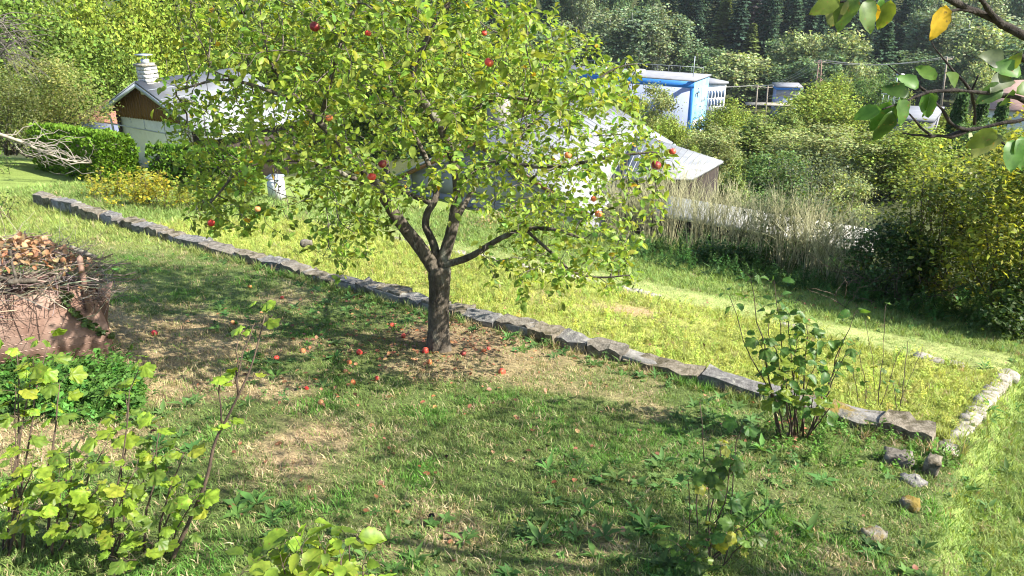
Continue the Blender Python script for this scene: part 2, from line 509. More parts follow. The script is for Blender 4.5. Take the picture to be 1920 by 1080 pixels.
def axis(lo, hi, step, ext, grow=1.13):
    a = list(np.arange(lo, hi, step)); d = step
    while a[-1] < ext[1]:
        d *= grow; a.append(a[-1] + d)
    d = step; b = []
    v = lo
    while v > ext[0]:
        d *= grow; v -= d; b.append(v)
    return np.array(b[::-1] + a)
gx = axis(-10, 7.5, .075, (-215, 230)); gy = axis(1.2, 15, .075, (-10, 290))
GX, GY = np.meshgrid(gx, gy, indexing='ij')
GZ = G(GX, GY)
GZ = GZ + (fbm(GX, GY, .35, 31, 3) - .5) * .035 * (GY < 20)
def bare(x, y):                                    # bare dry patches
    return sstep(.45, .60, fbm(x, y, 1.2, 41, 4)) * (1 - .75 * sstep(6.8, 8.6, y + .15 * x)) * (1 - .65 * np.exp(-(((x - .9) / .9) ** 2 + ((y - 5.8) / .6) ** 2))) + .6 * np.exp(-(((x + 1.05) / .5) ** 2 + ((y - 4.1) / .5) ** 2)) * fbm(x, y, .4, 47, 3)
def soil(x, y):
    p = gp(1190, 582); q = gp(1030, 560)
    d = np.exp(-(((x - p[0]) / .55) ** 2 + ((y - p[1]) / .38) ** 2)) + .6 * np.exp(-(((x - q[0]) / .5) ** 2 + ((y - q[1]) / .4) ** 2))
    return np.clip(d * (.5 + fbm(x, y, .4, 44, 3)), 0, 1)
Zn = zones(GX, GY)
def C3(*c): return np.array(c, float)
n1 = fbm(GX, GY, .5, 51, 4)[..., None]; n2 = fbm(GX, GY, .12, 55, 3)[..., None]
b = bare(GX, GY)[..., None]
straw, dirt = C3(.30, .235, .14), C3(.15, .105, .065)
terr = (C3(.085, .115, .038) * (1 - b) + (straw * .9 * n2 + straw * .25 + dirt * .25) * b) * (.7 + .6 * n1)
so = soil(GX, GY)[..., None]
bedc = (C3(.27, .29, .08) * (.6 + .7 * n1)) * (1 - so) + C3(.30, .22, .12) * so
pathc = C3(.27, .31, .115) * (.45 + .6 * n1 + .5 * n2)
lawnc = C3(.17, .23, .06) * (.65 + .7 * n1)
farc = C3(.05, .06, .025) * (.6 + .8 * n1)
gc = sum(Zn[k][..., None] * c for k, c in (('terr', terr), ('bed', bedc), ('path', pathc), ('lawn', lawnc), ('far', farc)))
lp = gp(790, 640); ld = np.exp(-(((GX - lp[0]) / .9) ** 2 + ((GY - lp[1]) / .55) ** 2))[..., None]
gc = gc * (1 - .75 * ld) + C3(.10, .065, .042) * .75 * ld                  # bare leaf mould round the apple trunk
nx, ny = GX.shape
idx = np.arange(nx * ny).reshape(nx, ny)
F = np.stack([idx[:-1, :-1], idx[1:, :-1], idx[1:, 1:], idx[:-1, 1:]], -1).reshape(-1, 4)
GM = bpy.data.materials.new('ground'); GM.use_nodes = True
nt = GM.node_tree; p_ = nt.nodes['Principled BSDF']; p_.inputs['Roughness'].default_value = .95; p_.inputs['Specular IOR Level'].default_value = .1
at = nt.nodes.new('ShaderNodeAttribute'); at.attribute_name = 'soil'
ge = nt.nodes.new('ShaderNodeNewGeometry')
nz = nt.nodes.new('ShaderNodeTexNoise'); nz.inputs['Scale'].default_value = 38; nz.inputs['Detail'].default_value = 7; nz.inputs['Roughness'].default_value = .75
nt.links.new(ge.outputs['Position'], nz.inputs['Vector'])
rr = _ramp(nt, (.35, .35, .35), (1.6, 1.55, 1.4), .34, .66); nt.links.new(nz.outputs[0], rr.inputs[0])
mx = nt.nodes.new('ShaderNodeMix'); mx.data_type = 'RGBA'; mx.blend_type = 'MULTIPLY'; mx.inputs[0].default_value = 1
nt.links.new(at.outputs['Color'], mx.inputs[6]); nt.links.new(rr.outputs[0], mx.inputs[7]); nt.links.new(mx.outputs[2], p_.inputs['Base Color'])
bp = nt.nodes.new('ShaderNodeBump'); bp.inputs['Strength'].default_value = .8; bp.inputs['Distance'].default_value = .02
nt.links.new(nz.outputs[0], bp.inputs['Height']); nt.links.new(bp.outputs[0], p_.inputs['Normal'])
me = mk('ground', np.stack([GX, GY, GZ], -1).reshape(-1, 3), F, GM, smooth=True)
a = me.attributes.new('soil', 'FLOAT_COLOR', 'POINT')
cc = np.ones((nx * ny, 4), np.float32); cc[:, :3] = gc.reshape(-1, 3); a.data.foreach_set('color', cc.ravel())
tag(obj('ground', me), 'sloping garden ground of patchy grass and dry soil falling to a wooded valley', 'ground', kind='structure')

# ------------------------------------------------------------------ scattered small plants (stuff)
def scatter(name, P, rot, scl, idx, tint, sources, label, cat):
    col = bpy.data.collections.new(name + '_kinds')
    for i, m in enumerate(sources):
        o = bpy.data.objects.new('%s_kind_%02d' % (name, i), m); col.objects.link(o)
    n = len(P)
    me = bpy.data.meshes.new(name); me.vertices.add(n); me.vertices.foreach_set('co', np.asarray(P, np.float32).ravel())
    for an, ty, v, f in (('rot', 'FLOAT_VECTOR', rot, 'vector'), ('scl', 'FLOAT', scl, 'value'), ('idx', 'INT', idx, 'value'),
                         ('tint', 'FLOAT_COLOR', np.c_[tint, np.ones(n)], 'color')):
        at = me.attributes.new(an, ty, 'POINT'); at.data.foreach_set(f, np.ascontiguousarray(v, np.int32 if ty == 'INT' else np.float32).ravel())
    o = obj(name, me); tag(o, label, cat, kind='stuff')
    ng = bpy.data.node_groups.new(name, 'GeometryNodeTree')
    ng.interface.new_socket('Geometry', in_out='INPUT', socket_type='NodeSocketGeometry')
    ng.interface.new_socket('Geometry', in_out='OUTPUT', socket_type='NodeSocketGeometry')
    gi, go = ng.nodes.new('NodeGroupInput'), ng.nodes.new('NodeGroupOutput')
    ip = ng.nodes.new('GeometryNodeInstanceOnPoints'); ci = ng.nodes.new('GeometryNodeCollectionInfo')
    ci.inputs['Collection'].default_value = col; ci.inputs['Separate Children'].default_value = True; ci.inputs['Reset Children'].default_value = True
    ip.inputs['Pick Instance'].default_value = True
    def na(nm, ty):
        q = ng.nodes.new('GeometryNodeInputNamedAttribute'); q.data_type = ty; q.inputs[0].default_value = nm
        return [s for s in q.outputs if s.enabled and s.name == 'Attribute'][0]
    L = ng.links.new
    L(gi.outputs[0], ip.inputs['Points']); L(ci.outputs[0], ip.inputs['Instance'])
    L(na('idx', 'INT'), ip.inputs['Instance Index']); L(na('rot', 'FLOAT_VECTOR'), ip.inputs['Rotation']); L(na('scl', 'FLOAT'), ip.inputs['Scale'])
    L(ip.outputs[0], go.inputs[0])
    md = o.modifiers.new('scatter', 'NODES'); md.node_group = ng
    return o

def tuft(nb, h, w, spread, lean, seed, seg=2):
    g = np.random.default_rng(seed); V = []; F = []
    for i in range(nb):
        a = g.random() * 2 * np.pi; b0 = np.array([math.cos(a), math.sin(a), 0]) * spread * math.sqrt(g.random())
        az = g.random() * 2 * np.pi; l = lean * (.3 + g.random()); hh = h * (.5 + .7 * g.random()); ww = w * (.7 + .6 * g.random())
        d = np.array([math.cos(az), math.sin(az), 0]); sd = np.array([-d[1], d[0], 0]) * ww / 2
        k = len(V)
        for j in range(seg):
            f = j / seg; c = b0 + d * hh * l * f ** 1.6 + np.array([0, 0, hh * (f - .25 * l * f * f)])
            V += [c - sd * (1 - .5 * f), c + sd * (1 - .5 * f)]
        V.append(b0 + d * hh * l + np.array([0, 0, hh * (1 - .25 * l - .15 * l)]))
        for j in range(seg - 1):
            q = k + 2 * j; F += [[q, q + 1, q + 3], [q, q + 3, q + 2]]
        q = k + 2 * (seg - 1); F.append([q, q + 1, q + 2])
    return mk('tuft', np.array(V), np.array(F), GRASSM)

def rosette(nl, ln, wd, seed, up=.5, tpl=None):
    g = np.random.default_rng(seed); az = np.arange(nl) * 2.4 + g.random(nl) * .5; el = up * (.3 + g.random(nl))
    D = np.c_[np.cos(az) * np.cos(el), np.sin(az) * np.cos(el), np.sin(el)]
    t = tpl or (tv((0, 0, 0), (.5 * wd, .45, .04), (0, .45, -.02), (-.5 * wd, .45, .04), (0, 1, -.2)), np.array([[0, 1, 2], [0, 2, 3], [1, 4, 2], [2, 4, 3]]))
    V, F, _ = leaves(t, np.zeros((nl, 3)) + [0, 0, .01], D, np.tile([0, 0, 1.], (nl, 1)), ln * (.6 + .6 * g.random(nl)), (1, 1, 1))
    return mk('rosette', V, F, GRASSM)

def sprig(h, nl, ls, seed, tpl=None):
    g = np.random.default_rng(seed); mb = MB()
    for st in range(3):
        tip = np.array([g.normal() * .3 * h, g.normal() * .3 * h, h * (.7 + .5 * g.random())])
        c = curve((g.normal() * .02, g.normal() * .02, 0), tip, 4, .05, g=g); mb.tube(c, .0018, 3)
        k = nl // 3; f = .25 + .75 * g.random(k)
        P = np.array([np.interp(f, np.linspace(0, 1, 4), c[:, i]) for i in range(3)]).T
        D = rand_unit(k, g); D[:, 2] = D[:, 2] * .4 + .15
        V, F, _ = leaves(tpl or L_DIAM, P, D, np.tile([0, 0, 1.], (k, 1)) + .3 * rand_unit(k, g), ls * (.6 + .7 * g.random(k)), (1, 1, 1)); mb.add(V, F)
    return mb.mesh('sprig', GRASSM)

KINDS_G = [tuft(9, .05, .005, .05, .9, 1), tuft(9, .045, .005, .06, 1.2, 2), tuft(10, .09, .006, .04, .8, 3), tuft(12, .15, .007, .035, .7, 4, 3),
           tuft(14, .03, .004, .08, 1.5, 5), tuft(10, .06, .006, .07, .7, 6)]
def sample(n, lo, hi, x0=-11, x1=9, m=420, mpy=160):
    y = lo + (hi - lo) * rng.random(n); x = x0 + (x1 - x0) * rng.random(n)
    z = G(x, y); q = proj(np.c_[x, y, z])
    k = (q[:, 0] > -m) & (q[:, 0] < 1920 + m) & (q[:, 1] > -20) & (q[:, 1] < 1080 + mpy) & (q[:, 2] > 1.3)
    return x[k], y[k], z[k], q[k, 2]

def near_keep(d, d0, pw): return rng.random(len(d)) < np.clip((d0 / d) ** pw, 0, 1)
x, y, z, d = sample(450000, 1.8, 18.5)
k = near_keep(d, 4.2, 1.25); x, y, z, d = x[k], y[k], z[k], d[k]
Z = zones(x, y); bb = bare(x, y); nn = fbm(x, y, .45, 61, 3); n3 = fbm(x, y, 2.2, 71, 3); so = soil(x, y)
ldx = np.exp(-(((x - lp[0]) / .9) ** 2 + ((y - lp[1]) / .5) ** 2))
u = rng.random(len(x))
keep = u < np.clip(Z['terr'] * (1 - .35 * bb - .75 * ldx) + Z['bed'] * (1 - .95 * so) + Z['path'] * .9 + Z['lawn'] * 1.0, 0, 1) * (1 - Z['far'])
aw = np.abs(wall_s(x, y)); tt = along(x, y); keep &= ~((aw < .13) & (tt > -.1) & (tt < np.hypot(*(W1 - W0)) + .1))
keep &= np.hypot(x - TRUNK[0], y - TRUNK[1]) > .14
x, y, z, d, bb, nn, n3 = x[keep], y[keep], z[keep], d[keep], bb[keep], nn[keep], n3[keep]
Z = {q: v[keep] for q, v in Z.items()}; n = len(x)
u = rng.random(n); dry = (u < .05 + (.07 + .56 * bb) * Z['terr'])
idx = rng.choice([0, 1, 4, 5], n)
lush = (nn > .60) & (bb < .4)
idx = np.where(lush & (Z['terr'] > .5), rng.choice([2, 5, 0, 1, 5, 0], n), idx)
idx = np.where(Z['path'] > .5, rng.choice([4, 1], n), idx)
idx = np.where((Z['lawn'] > .5) & (rng.random(n) < .5), rng.choice([0, 5, 2], n), idx)
idx = np.where((Z['bed'] > .5), rng.choice([0, 5, 2, 1], n), idx)
ct = np.where(lush[:, None], C3(.105, .215, .04), C3(.135, .195, .052))
tint = Z['terr'][:, None] * ct + Z['bed'][:, None] * C3(.32, .375, .09) + Z['path'][:, None] * C3(.26, .33, .11) + Z['lawn'][:, None] * C3(.195, .27, .075)
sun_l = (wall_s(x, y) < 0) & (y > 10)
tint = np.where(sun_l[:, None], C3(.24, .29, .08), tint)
tint = np.where(dry[:, None], C3(.38, .31, .18) * np.where(Z['lawn'] > .5, .8, 1)[:, None], tint) * (.75 + .5 * n3)[:, None]
tint = tint * (1 + rng.normal(size=(n, 1)) * .2) * (1 + rng.normal(size=(n, 3)) * .06)
rot = np.c_[rng.normal(size=n) * .15, rng.normal(size=n) * .15, rng.random(n) * 6.28]
scl = (.7 + .7 * rng.random(n)) * np.clip(d / 9, 1, 1.7) * np.where(Z['path'] > .5, .75, 1) * np.where(Z['terr'] > .5, .78, 1) * np.where(Z['bed'] > .5, .5 + .8 * fbm(x, y, .5, 63, 3), 1)
foot_ = (np.abs(wall_s(x, y)) < .3) & (along(x, y) > 5.5) & (along(x, y) < np.hypot(*(W1 - W0)) + .2); idx = np.where(foot_ & (rng.random(n) < .5), 3, idx); scl = np.where(foot_, scl * .8, scl)
P = np.c_[x, y, z - .008]
scatter('grass', P, rot, scl, idx, np.clip(tint, .01, .8), KINDS_G, 'patchy short grass covering the terrace, bed, path and lawns', 'grass')

# low broad-leaved weeds
WK = [rosette(9, .10, .34, 1), rosette(7, .13, .28, 2, .8), rosette(12, .07, .5, 3, .6), sprig(.10, 24, .03, 4), sprig(.14, 36, .03, 5), rosette(8, .05, .8, 6, .9), sprig(.22, 60, .028, 7)]
x, y, z, d = sample(52000, 1.8, 16)
k = near_keep(d, 4.5, 1.2); x, y, z, d = x[k], y[k], z[k], d[k]
Z = zones(x, y); nn = fbm(x, y, .9, 81, 3); bb = bare(x, y); u = rng.random(len(x)); so = soil(x, y)
es = np.interp(along(x, y), ED_T, ED_S)
ws = wall_s(x, y)
foot = ((ws > -.45) & (ws < -.1) & (along(x, y) > 6))                          # weeds along the wall's foot
hedge = (ws - es > 2.3) & (along(x, y) > 9.5)
gcov = gp(1600, 835); corner = np.exp(-(((x - gcov[0]) / .75) ** 2 + ((y - gcov[1]) / .5) ** 2))
keep = (u < Z['terr'] * (nn > .53) * (1 - .6 * bb) * .30 + Z['bed'] * .55 * (1 - so) + Z['lawn'] * .05 + foot * .5 + hedge * .8 + corner * .9) & (np.abs(ws) > .15)
keep &= np.hypot(x - TRUNK[0], y - TRUNK[1]) > .16
x, y, z, d, ws, hedge, corner = x[keep], y[keep], z[keep], d[keep], ws[keep], hedge[keep], corner[keep]; Z = {q: v[keep] for q, v in Z.items()}; n = len(x)
idx = np.where(Z['bed'] > .5, rng.choice([3, 4, 3, 6], n, p=[.35, .3, .27, .08]), rng.choice([0, 1, 2, 3, 5], n))
idx = np.where(hedge, rng.choice([6, 1, 4, 6], n), idx); idx = np.where(corner > .35, rng.choice([3, 5, 4], n), idx)
tint = np.where((Z['bed'] > .5)[:, None], C3(.32, .37, .08), C3(.08, .155, .04)); tint = np.where(hedge[:, None], C3(.06, .13, .03), tint)
tint = np.where((corner > .35)[:, None], C3(.10, .20, .035), tint)
tint = tint * (1 + rng.normal(size=(n, 1)) * .22) * (1 + rng.normal(size=(n, 3)) * .08)
scatter('weeds', np.c_[x, y, z], np.c_[rng.normal(size=n) * .12, rng.normal(size=n) * .12, rng.random(n) * 6.28], (.45 + .6 * rng.random(n)) * np.where(hedge, 1.7, 1) * np.where(Z['bed'] > .5, .95, 1), idx,
        np.clip(tint, .01, .8), WK, 'broad leaved weeds and seedlings among the grass and in the bed', 'weeds')

# five-fingered creeping plants below the rusty bin
CK = [rosette(5, .075, .62, 11, .5), rosette(5, .06, .7, 12, .7), sprig(.16, 18, .06, 13), rosette(6, .085, .6, 14, .9)]
pts = []
for _ in range(9000):
    px, py = rng.uniform(-30, 270), rng.uniform(684, 800)
    w = math.exp(-((px - 150) / 110) ** 2 - ((py - 742) / 30) ** 2)
    if rng.random() < w: pts.append((px, py))
pts = pts[:1700]
P = np.array([gp(*q) for q in pts]); n = len(P); P[:, 2] += rng.random(n) ** 2 * .10
scatter('ground_cover', P, np.c_[rng.normal(size=n) * .25, rng.normal(size=n) * .25, rng.random(n) * 6.28], .45 + .45 * rng.random(n), rng.integers(0, 4, n),
        jit((.085, .19, .035), n, .3), CK, 'dense green five fingered creeper leaves below the rusty bin', 'ground cover')

# dead leaves
L_CURL = (tv((0, 0, 0), (.3, .3, .14), (.32, .7, .1), (0, 1, -.02), (-.32, .7, .12), (-.3, .3, .1), (0, .5, -.03)), np.array([[6, 0, 1], [6, 1, 2], [6, 2, 3], [6, 3, 4], [6, 4, 5], [6, 5, 0]]))
pts = []
for (cx, cy, sx, sy, m) in ((780, 620, 110, 38, 420), (700, 680, 130, 45, 120), (880, 640, 70, 30, 110), (650, 560, 120, 40, 70), (900, 820, 420, 130, 170), (1540, 560, 90, 12, 200), (1780, 590, 90, 12, 110), (1230, 700, 120, 30, 40), (1490, 810, 60, 18, 60)):
    for _ in range(m): pts.append((rng.normal() * sx + cx, min(1075, rng.normal() * sy + cy)))
P = np.array([gp(*q) for q in pts]); n = len(P); P[:, 2] += .012 + .015 * rng.random(n)
D = rand_unit(n); D[:, 2] *= .25; N = np.tile([0, 0, 1.], (n, 1)) + .5 * rand_unit(n)
V, F, t = leaves(L_CURL, P, D, N, .020 + .032 * rng.random(n), jit((.22, .105, .055), n, .4, .15))
o = obj('leaf_litter', mk('leaf_litter', V, F, DRYLEAF, t)); tag(o, 'dry brown fallen leaves scattered on the grass and under the hedge', 'fallen leaves', kind='stuff')

# ------------------------------------------------------------------ stones
def block(l, w, h, seed, rough=.02, rnd=.25):
    g = np.random.default_rng(seed); nx_, ny_, nz_ = 6, 4, 3
    def f(n): return np.linspace(-1, 1, n)
    V = {}; F = []
    def vid(p):
        kk = tuple(np.round(p, 4))
        if kk not in V: V[kk] = len(V)
        return V[kk]
    for ax in range(3):
        o1, o2 = [i for i in range(3) if i != ax]; ns = (nx_, ny_, nz_)
        for sg in (-1, 1):
            A, B = f(ns[o1]), f(ns[o2])
            for i in range(len(A) - 1):
                for j in range(len(B) - 1):
                    q = []
                    for (a, b_) in ((A[i], B[j]), (A[i + 1], B[j]), (A[i + 1], B[j + 1]), (A[i], B[j + 1])):
                        pp = [0, 0, 0]; pp[ax] = sg; pp[o1] = a; pp[o2] = b_; q.append(vid(pp))
                    F.append(q if (sg > 0) == (ax != 1) else q[::-1])
    P = np.array(list(V.keys()))
    r = np.linalg.norm(P, axis=1, keepdims=True); lim = np.abs(P).max(1, keepdims=True)
    P = P * (1 - rnd * .35 * ((r / lim) - 1))
    P = P * np.array([l, w, h]) / 2
    ph = g.random(3) * 10
    nz2 = np.stack([np.sin(P[:, 0] * 23 + ph[0] + 3 * np.sin(P[:, 1] * 31 + ph[1])), np.sin(P[:, 1] * 29 + ph[1] + P[:, 0] * 17), np.sin(P[:, 0] * 31 + P[:, 1] * 23 + ph[2])], 1)
    P = P + nz2 * rough * .5 + g.normal(size=P.shape) * rough * .4
    return P, np.array(F)

STONE2 = M('stone_warm', (.12, .10, .07), (.26, .225, .17), 20, .95, 1.0, 60, .15, c3=(.07, .06, .035), sc3=7, lo3=.48, hi3=.62)
STONE3 = M('stone_grey', (.09, .085, .08), (.21, .20, .185), 18, .95, 1.0, 60, .15, c3=(.26, .25, .21), sc3=9, lo3=.55, hi3=.64)
wd = (W1 - W0) / np.hypot(*(W1 - W0)); WL = np.hypot(*(W1 - W0)); wn_ = np.array([-wd[1], wd[0]])
wa = math.atan2(wd[1], wd[0])
wall = thing('stone_wall', 'long low stone garden wall crossing the slope behind the apple tree', 'wall', (*W0, gz(*W0)))
t_ = 0.0; si = 0; mort = []
while t_ < WL - .05:
    l = min(.3 + .55 * rng.random() ** 1.5, WL - t_); c = W0 + wd * (t_ + l / 2)
    l = WL - t_ if WL - t_ - l < .3 else l; c = W0 + wd * (t_ + l / 2)
    h = .26 + .02 * rng.normal(); w_ = .215 + .02 * rng.normal()
    P, F = block(l - .012, w_, h + .14, si, .022, .05)
    top = gz(*c) + .125 + .012 * rng.normal()
    if t_ < 4.5: top += .10 * (1 - t_ / 4.5) + .03
    sl = (gz(*(c + wd * .3)) - gz(*(c - wd * .3))) / .6
    P[:, 2] += P[:, 0] * (sl + .03 * rng.normal()); P[:, 1] += .012 * rng.normal() + P[:, 0] * .03 * rng.normal()
    ca, sa = math.cos(wa), math.sin(wa)
    Pw = np.c_[c[0] + P[:, 0] * ca - P[:, 1] * sa, c[1] + P[:, 0] * sa + P[:, 1] * ca, top - (h + .14) / 2 + P[:, 2]]
    obj('stone', mk('stone', Pw, F, MOSSY if t_ > WL - 1.7 and t_ < WL - .5 else (STONE, STONE2, STONE3)[si % 3], smooth=True), wall).data.set_sharp_from_angle(angle=R(38))
    mort.append((*c, top - .02)); t_ += l; si += 1
mm = MB()
for i in range(len(mort) - 1):
    a_, b_ = np.array(mort[i]), np.array(mort[i + 1]); o3 = np.array([*wn_ * .085, 0])
    dn = np.array([0, 0, -.2])
    q = [a_ - o3 + dn, a_ - o3, a_ + o3, a_ + o3 + dn]
    mm.add(np.array(q + [v + (b_ - a_) for v in q]), [[0, 1, 5, 4], [1, 2, 6, 5], [2, 3, 7, 6]])
obj('mortar', mm.mesh('mortar', MORTAR), wall)

def loose(name, px, py, l, w, h, rz, label, cat, mat=STONE, lift=.0, seed=0, rnd=.25):
    c = gp(px, py); P, F = block(l, w, h, 100 + seed, .015, rnd)
    P[:, 2] += h * .4
    o = obj(name, mk(name, P, F, mat, smooth=True)); o.location = (c[0], c[1], c[2] + lift); o.rotation_euler = (rng.normal() * .06, rng.normal() * .06, rz)
    return tag(o, label, cat)
loose('loose_stone', 577, 478, .17, .12, .07, .2, 'small flat grey stone lying loose on the low wall', 'stone', lift=.17, seed=1)
loose('stone_block', 1682, 868, .20, .13, .09, -.4, 'squared grey stone block in the grass inside the terrace corner', 'stone', STONE, seed=2, rnd=.15)
loose('mossy_rock', 1640, 1005, .14, .12, .08, .5, 'rounded mossy rock lowest on the terrace edge', 'rock', MOSSY, -.035, 3, .8)
loose('mossy_rock', 1705, 953, .11, .10, .11, .9, 'upright rock with orange moss on the terrace edge', 'rock', MOSSY, -.03, 4, .7)
loose('corner_stone', 1742, 885, .10, .14, .24, wa, 'pale upright stone below the near end of the wall', 'stone', STONE2, -.1, 5)
loose('edge_stone', 1712, 905, .14, .12, .10, .3, 'half buried pale stone under the terrace corner', 'stone', STONE3, -.06, 6, .5)
def border(name, label, pts, n_, l0, mat, lift):
    pts = np.array(pts); seg = np.hypot(*np.diff(pts, axis=0).T); L = np.concatenate([[0], np.cumsum(seg)])
    root = thing(name, label, 'stone edging', (*pts[0], gz(*pts[0])))
    t = 0.0; i = 0
    while t < L[-1]:
        l = l0 * (.6 + .8 * rng.random()); c = np.array([np.interp(t + l / 2, L, pts[:, k]) for k in (0, 1)]); e = np.array([np.interp(t + l / 2 + .05, L, pts[:, k]) for k in (0, 1)])
        if rng.random() < n_:
            a = math.atan2(*(e - c)[::-1]) + rng.normal() * .1; P, F = block(l * .9, .11 + .05 * rng.random(), .12, 300 + i, .014, .4)
            ca, sa = math.cos(a), math.sin(a)
            Pw = np.c_[c[0] + P[:, 0] * ca - P[:, 1] * sa, c[1] + P[:, 0] * sa + P[:, 1] * ca, gz(*c) + lift + P[:, 2] + .01 * rng.normal()]
            obj('stone', mk('stone', Pw, F, mat, smooth=True), root)
        t += l; i += 1
border('bed_edging', 'broken line of pale flat stones along the far edge of the yellow bed', EDG[2:], .6, .26, PALEST, -.028)
border('bed_edging', 'short row of pale stones closing the right end of the yellow bed', BEDR, .9, .15, PALEST, -.03)
border('bed_edging', 'thin grey kerb line half sunk in the lawn behind the apple crown', EDG[:3] + 0, .9, .5, STONE, -.02)
# ------------------------------------------------------------------ the apple tree
def colonize(A, nodes, parents, step, kill, infl, iters, trop=(0, 0, .05)):
    nodes = [np.array(v, float) for v in nodes]; parents = list(parents)
    A = np.array(A); alive = np.ones(len(A), bool)
    N = np.array(nodes)
    dm = np.full(len(A), 1e9); im = np.zeros(len(A), int)
    def upd(s0):
        NN_ = np.array(nodes[s0:])
        if not len(NN_): return
        d = np.linalg.norm(A[:, None] - NN_[None], axis=2); j = d.argmin(1); dd = d[np.arange(len(A)), j]
        b = dd < dm; dm[b] = dd[b]; im[b] = j[b] + s0
    for c in range(0, len(nodes), 200):
        NN_ = np.array(nodes[c:c + 200]); d = np.linalg.norm(A[:, None] - NN_[None], axis=2); j = d.argmin(1); dd = d[np.arange(len(A)), j]
        b = dd < dm; dm[b] = dd[b]; im[b] = j[b] + c
    for it in range(iters):
        alive &= dm > kill
        act = alive & (dm < infl)
        if not act.any(): break
        s0 = len(nodes); acc = {}
        for i in np.nonzero(act)[0]:
            acc.setdefault(im[i], []).append(i)
        for nd, li in acc.items():
            v = unit(A[li] - nodes[nd]).mean(0) + np.array(trop) + rng.normal(size=3) * .12
            v = unit(v)
            nodes.append(nodes[nd] + v * step); parents.append(nd)
        upd(s0)
    return np.array(nodes), np.array(parents)

def skeleton(limbs, step):
    """limbs: list of (pts, attach_limb or -1). returns nodes, parents, per-node hand radius, limb id"""
    nodes, par, rad, lid = [], [], [], []
    for li, (pts, r0, r1, att) in enumerate(limbs):
        p = spline(pts, step)
        if att >= 0:
            cand = [i for i in range(len(nodes)) if lid[i] == att]
            j = cand[int(np.argmin([np.linalg.norm(nodes[i] - p[0]) for i in cand]))]; p = p[1:] if np.linalg.norm(nodes[j] - p[0]) < step else p
        else: j = -1
        for k, q in enumerate(p):
            nodes.append(q); par.append(j); j = len(nodes) - 1
            f = k / max(1, len(p) - 1); rad.append(r0 * (1 - f) + r1 * f); lid.append(li)
    return nodes, par, rad, lid

def radii(par, tipr, ex, minr):
    n = len(par); w = np.zeros(n)
    ch = np.bincount(par[par >= 0], minlength=n)
    for i in range(n - 1, -1, -1):
        if ch[i] == 0: w[i] = tipr ** ex
        if par[i] >= 0: w[par[i]] += w[i]
    r = w ** (1 / ex)
    return np.maximum(r, minr), ch

def chains(nodes, par, r, first):
    """split into runs following the thickest child; first = nodes to skip as starts"""
    n = len(nodes); kids = [[] for _ in range(n)]
    for i, p in enumerate(par):
        if p >= 0: kids[p].append(i)
    out = []; stack = [i for i in range(n) if par[i] < 0]
    stack = [(None, i) for i in stack]
    while stack:
        pr, i = stack.pop(); run = ([pr] if pr is not None else []) + [i]
        while kids[i]:
            ks = sorted(kids[i], key=lambda q: -r[q])
            for q in ks[1:]: stack.append((i, q))
            i = ks[0]; run.append(i)
        out.append(run)
    return out

Y0 = float(TRUNK[1])
def at(px, py, dy): return PX(px, py, Y0 + dy)
base = TRUNK.copy(); base[2] -= .05
LIMBS = [
    ([base, at(822, 600, 0), at(823, 550, 0), at(824, 498, 0)], .105, .088, -1),
    ([at(822, 515, 0), at(792, 470, -.03), at(765, 435, -.05), at(740, 402, -.1), at(700, 340, -.2), at(640, 270, -.3), at(560, 190, -.4), at(500, 110, -.45)], .066, .014, 0),
    ([at(824, 505, 0), at(812, 455, .08), at(798, 424, .12), at(803, 395, .18), at(818, 365, .28), at(800, 300, .5), at(740, 180, .8)], .04, .012, 0),
    ([at(826, 500, 0), at(845, 440, .04), at(853, 400, .06), at(858, 340, .02), at(832, 250, -.1), at(775, 150, -.2), at(798, 80, -.2), at(838, 10, -.1), at(860, -80, 0)], .056, .016, 0),
    ([at(830, 497, 0), at(880, 482, -.15), at(940, 446, -.35), at(985, 430, -.45), at(1040, 431, -.6), at(1095, 448, -.7)], .034, .011, 0),
    ([at(985, 430, -.45), at(1052, 490, -.7), at(1073, 510, -.75), at(1122, 520, -.8), at(1180, 516, -.85)], .014, .006, 4),
    ([at(858, 345, .02), at(925, 305, -.3), at(1000, 312, -.5), at(1060, 310, -.65), at(1160, 292, -.8), at(1230, 285, -.85)], .026, .007, 3),
    ([at(715, 360, -.17), at(640, 325, -.5), at(560, 300, -.75), at(460, 315, -.85), at(395, 380, -.9)], .026, .006, 1),
    ([at(845, 430, .05), at(905, 330, .8), at(990, 240, 1.25)], .03, .01, 3),
    ([at(806, 380, .2), at(660, 320, 1.0), at(510, 250, 1.35)], .026, .008, 2),
    ([at(560, 190, -.4), at(430, 150, -.5), at(330, 170, -.5)], .014, .006, 1),
    ([at(832, 250, -.1), at(930, 185, -.6), at(1050, 190, -.7), at(1150, 130, -.6), at(1195, 120, -.6)], .022, .005, 3),
    ([at(600, 230, -.35), at(640, 80, -.9), at(700, -60, -.9)], .02, .006, 1),
]
nodes, par, hr, lid = skeleton(LIMBS, .09)
nh = len(nodes)
OUT = np.array([(330, 60), (335, 130), (310, 215), (318, 265), (335, 320), (335, 415), (400, 440), (470, 415), (560, 375), (615, 400), (690, 460), (730, 440), (755, 350), (905, 350), (930, 455), (1010, 500), (1080, 520), (1190, 515), (1205, 440), (1200, 380), (1275, 330), (1265, 265), (1200, 200), (1185, 125), (1100, 70), (1020, -30), (960, -150), (800, -230), (550, -230), (400, -140), (330, -20)], float)
def inside(px, py, poly):
    c = np.zeros(len(px), bool); n = len(poly); j = n - 1
    for i in range(n):
        xi, yi = poly[i]; xj, yj = poly[j]
        c ^= ((yi > py) != (yj > py)) & (px < (xj - xi) * (py - yi) / (yj - yi + 1e-9) + xi); j = i
    return c
A = []
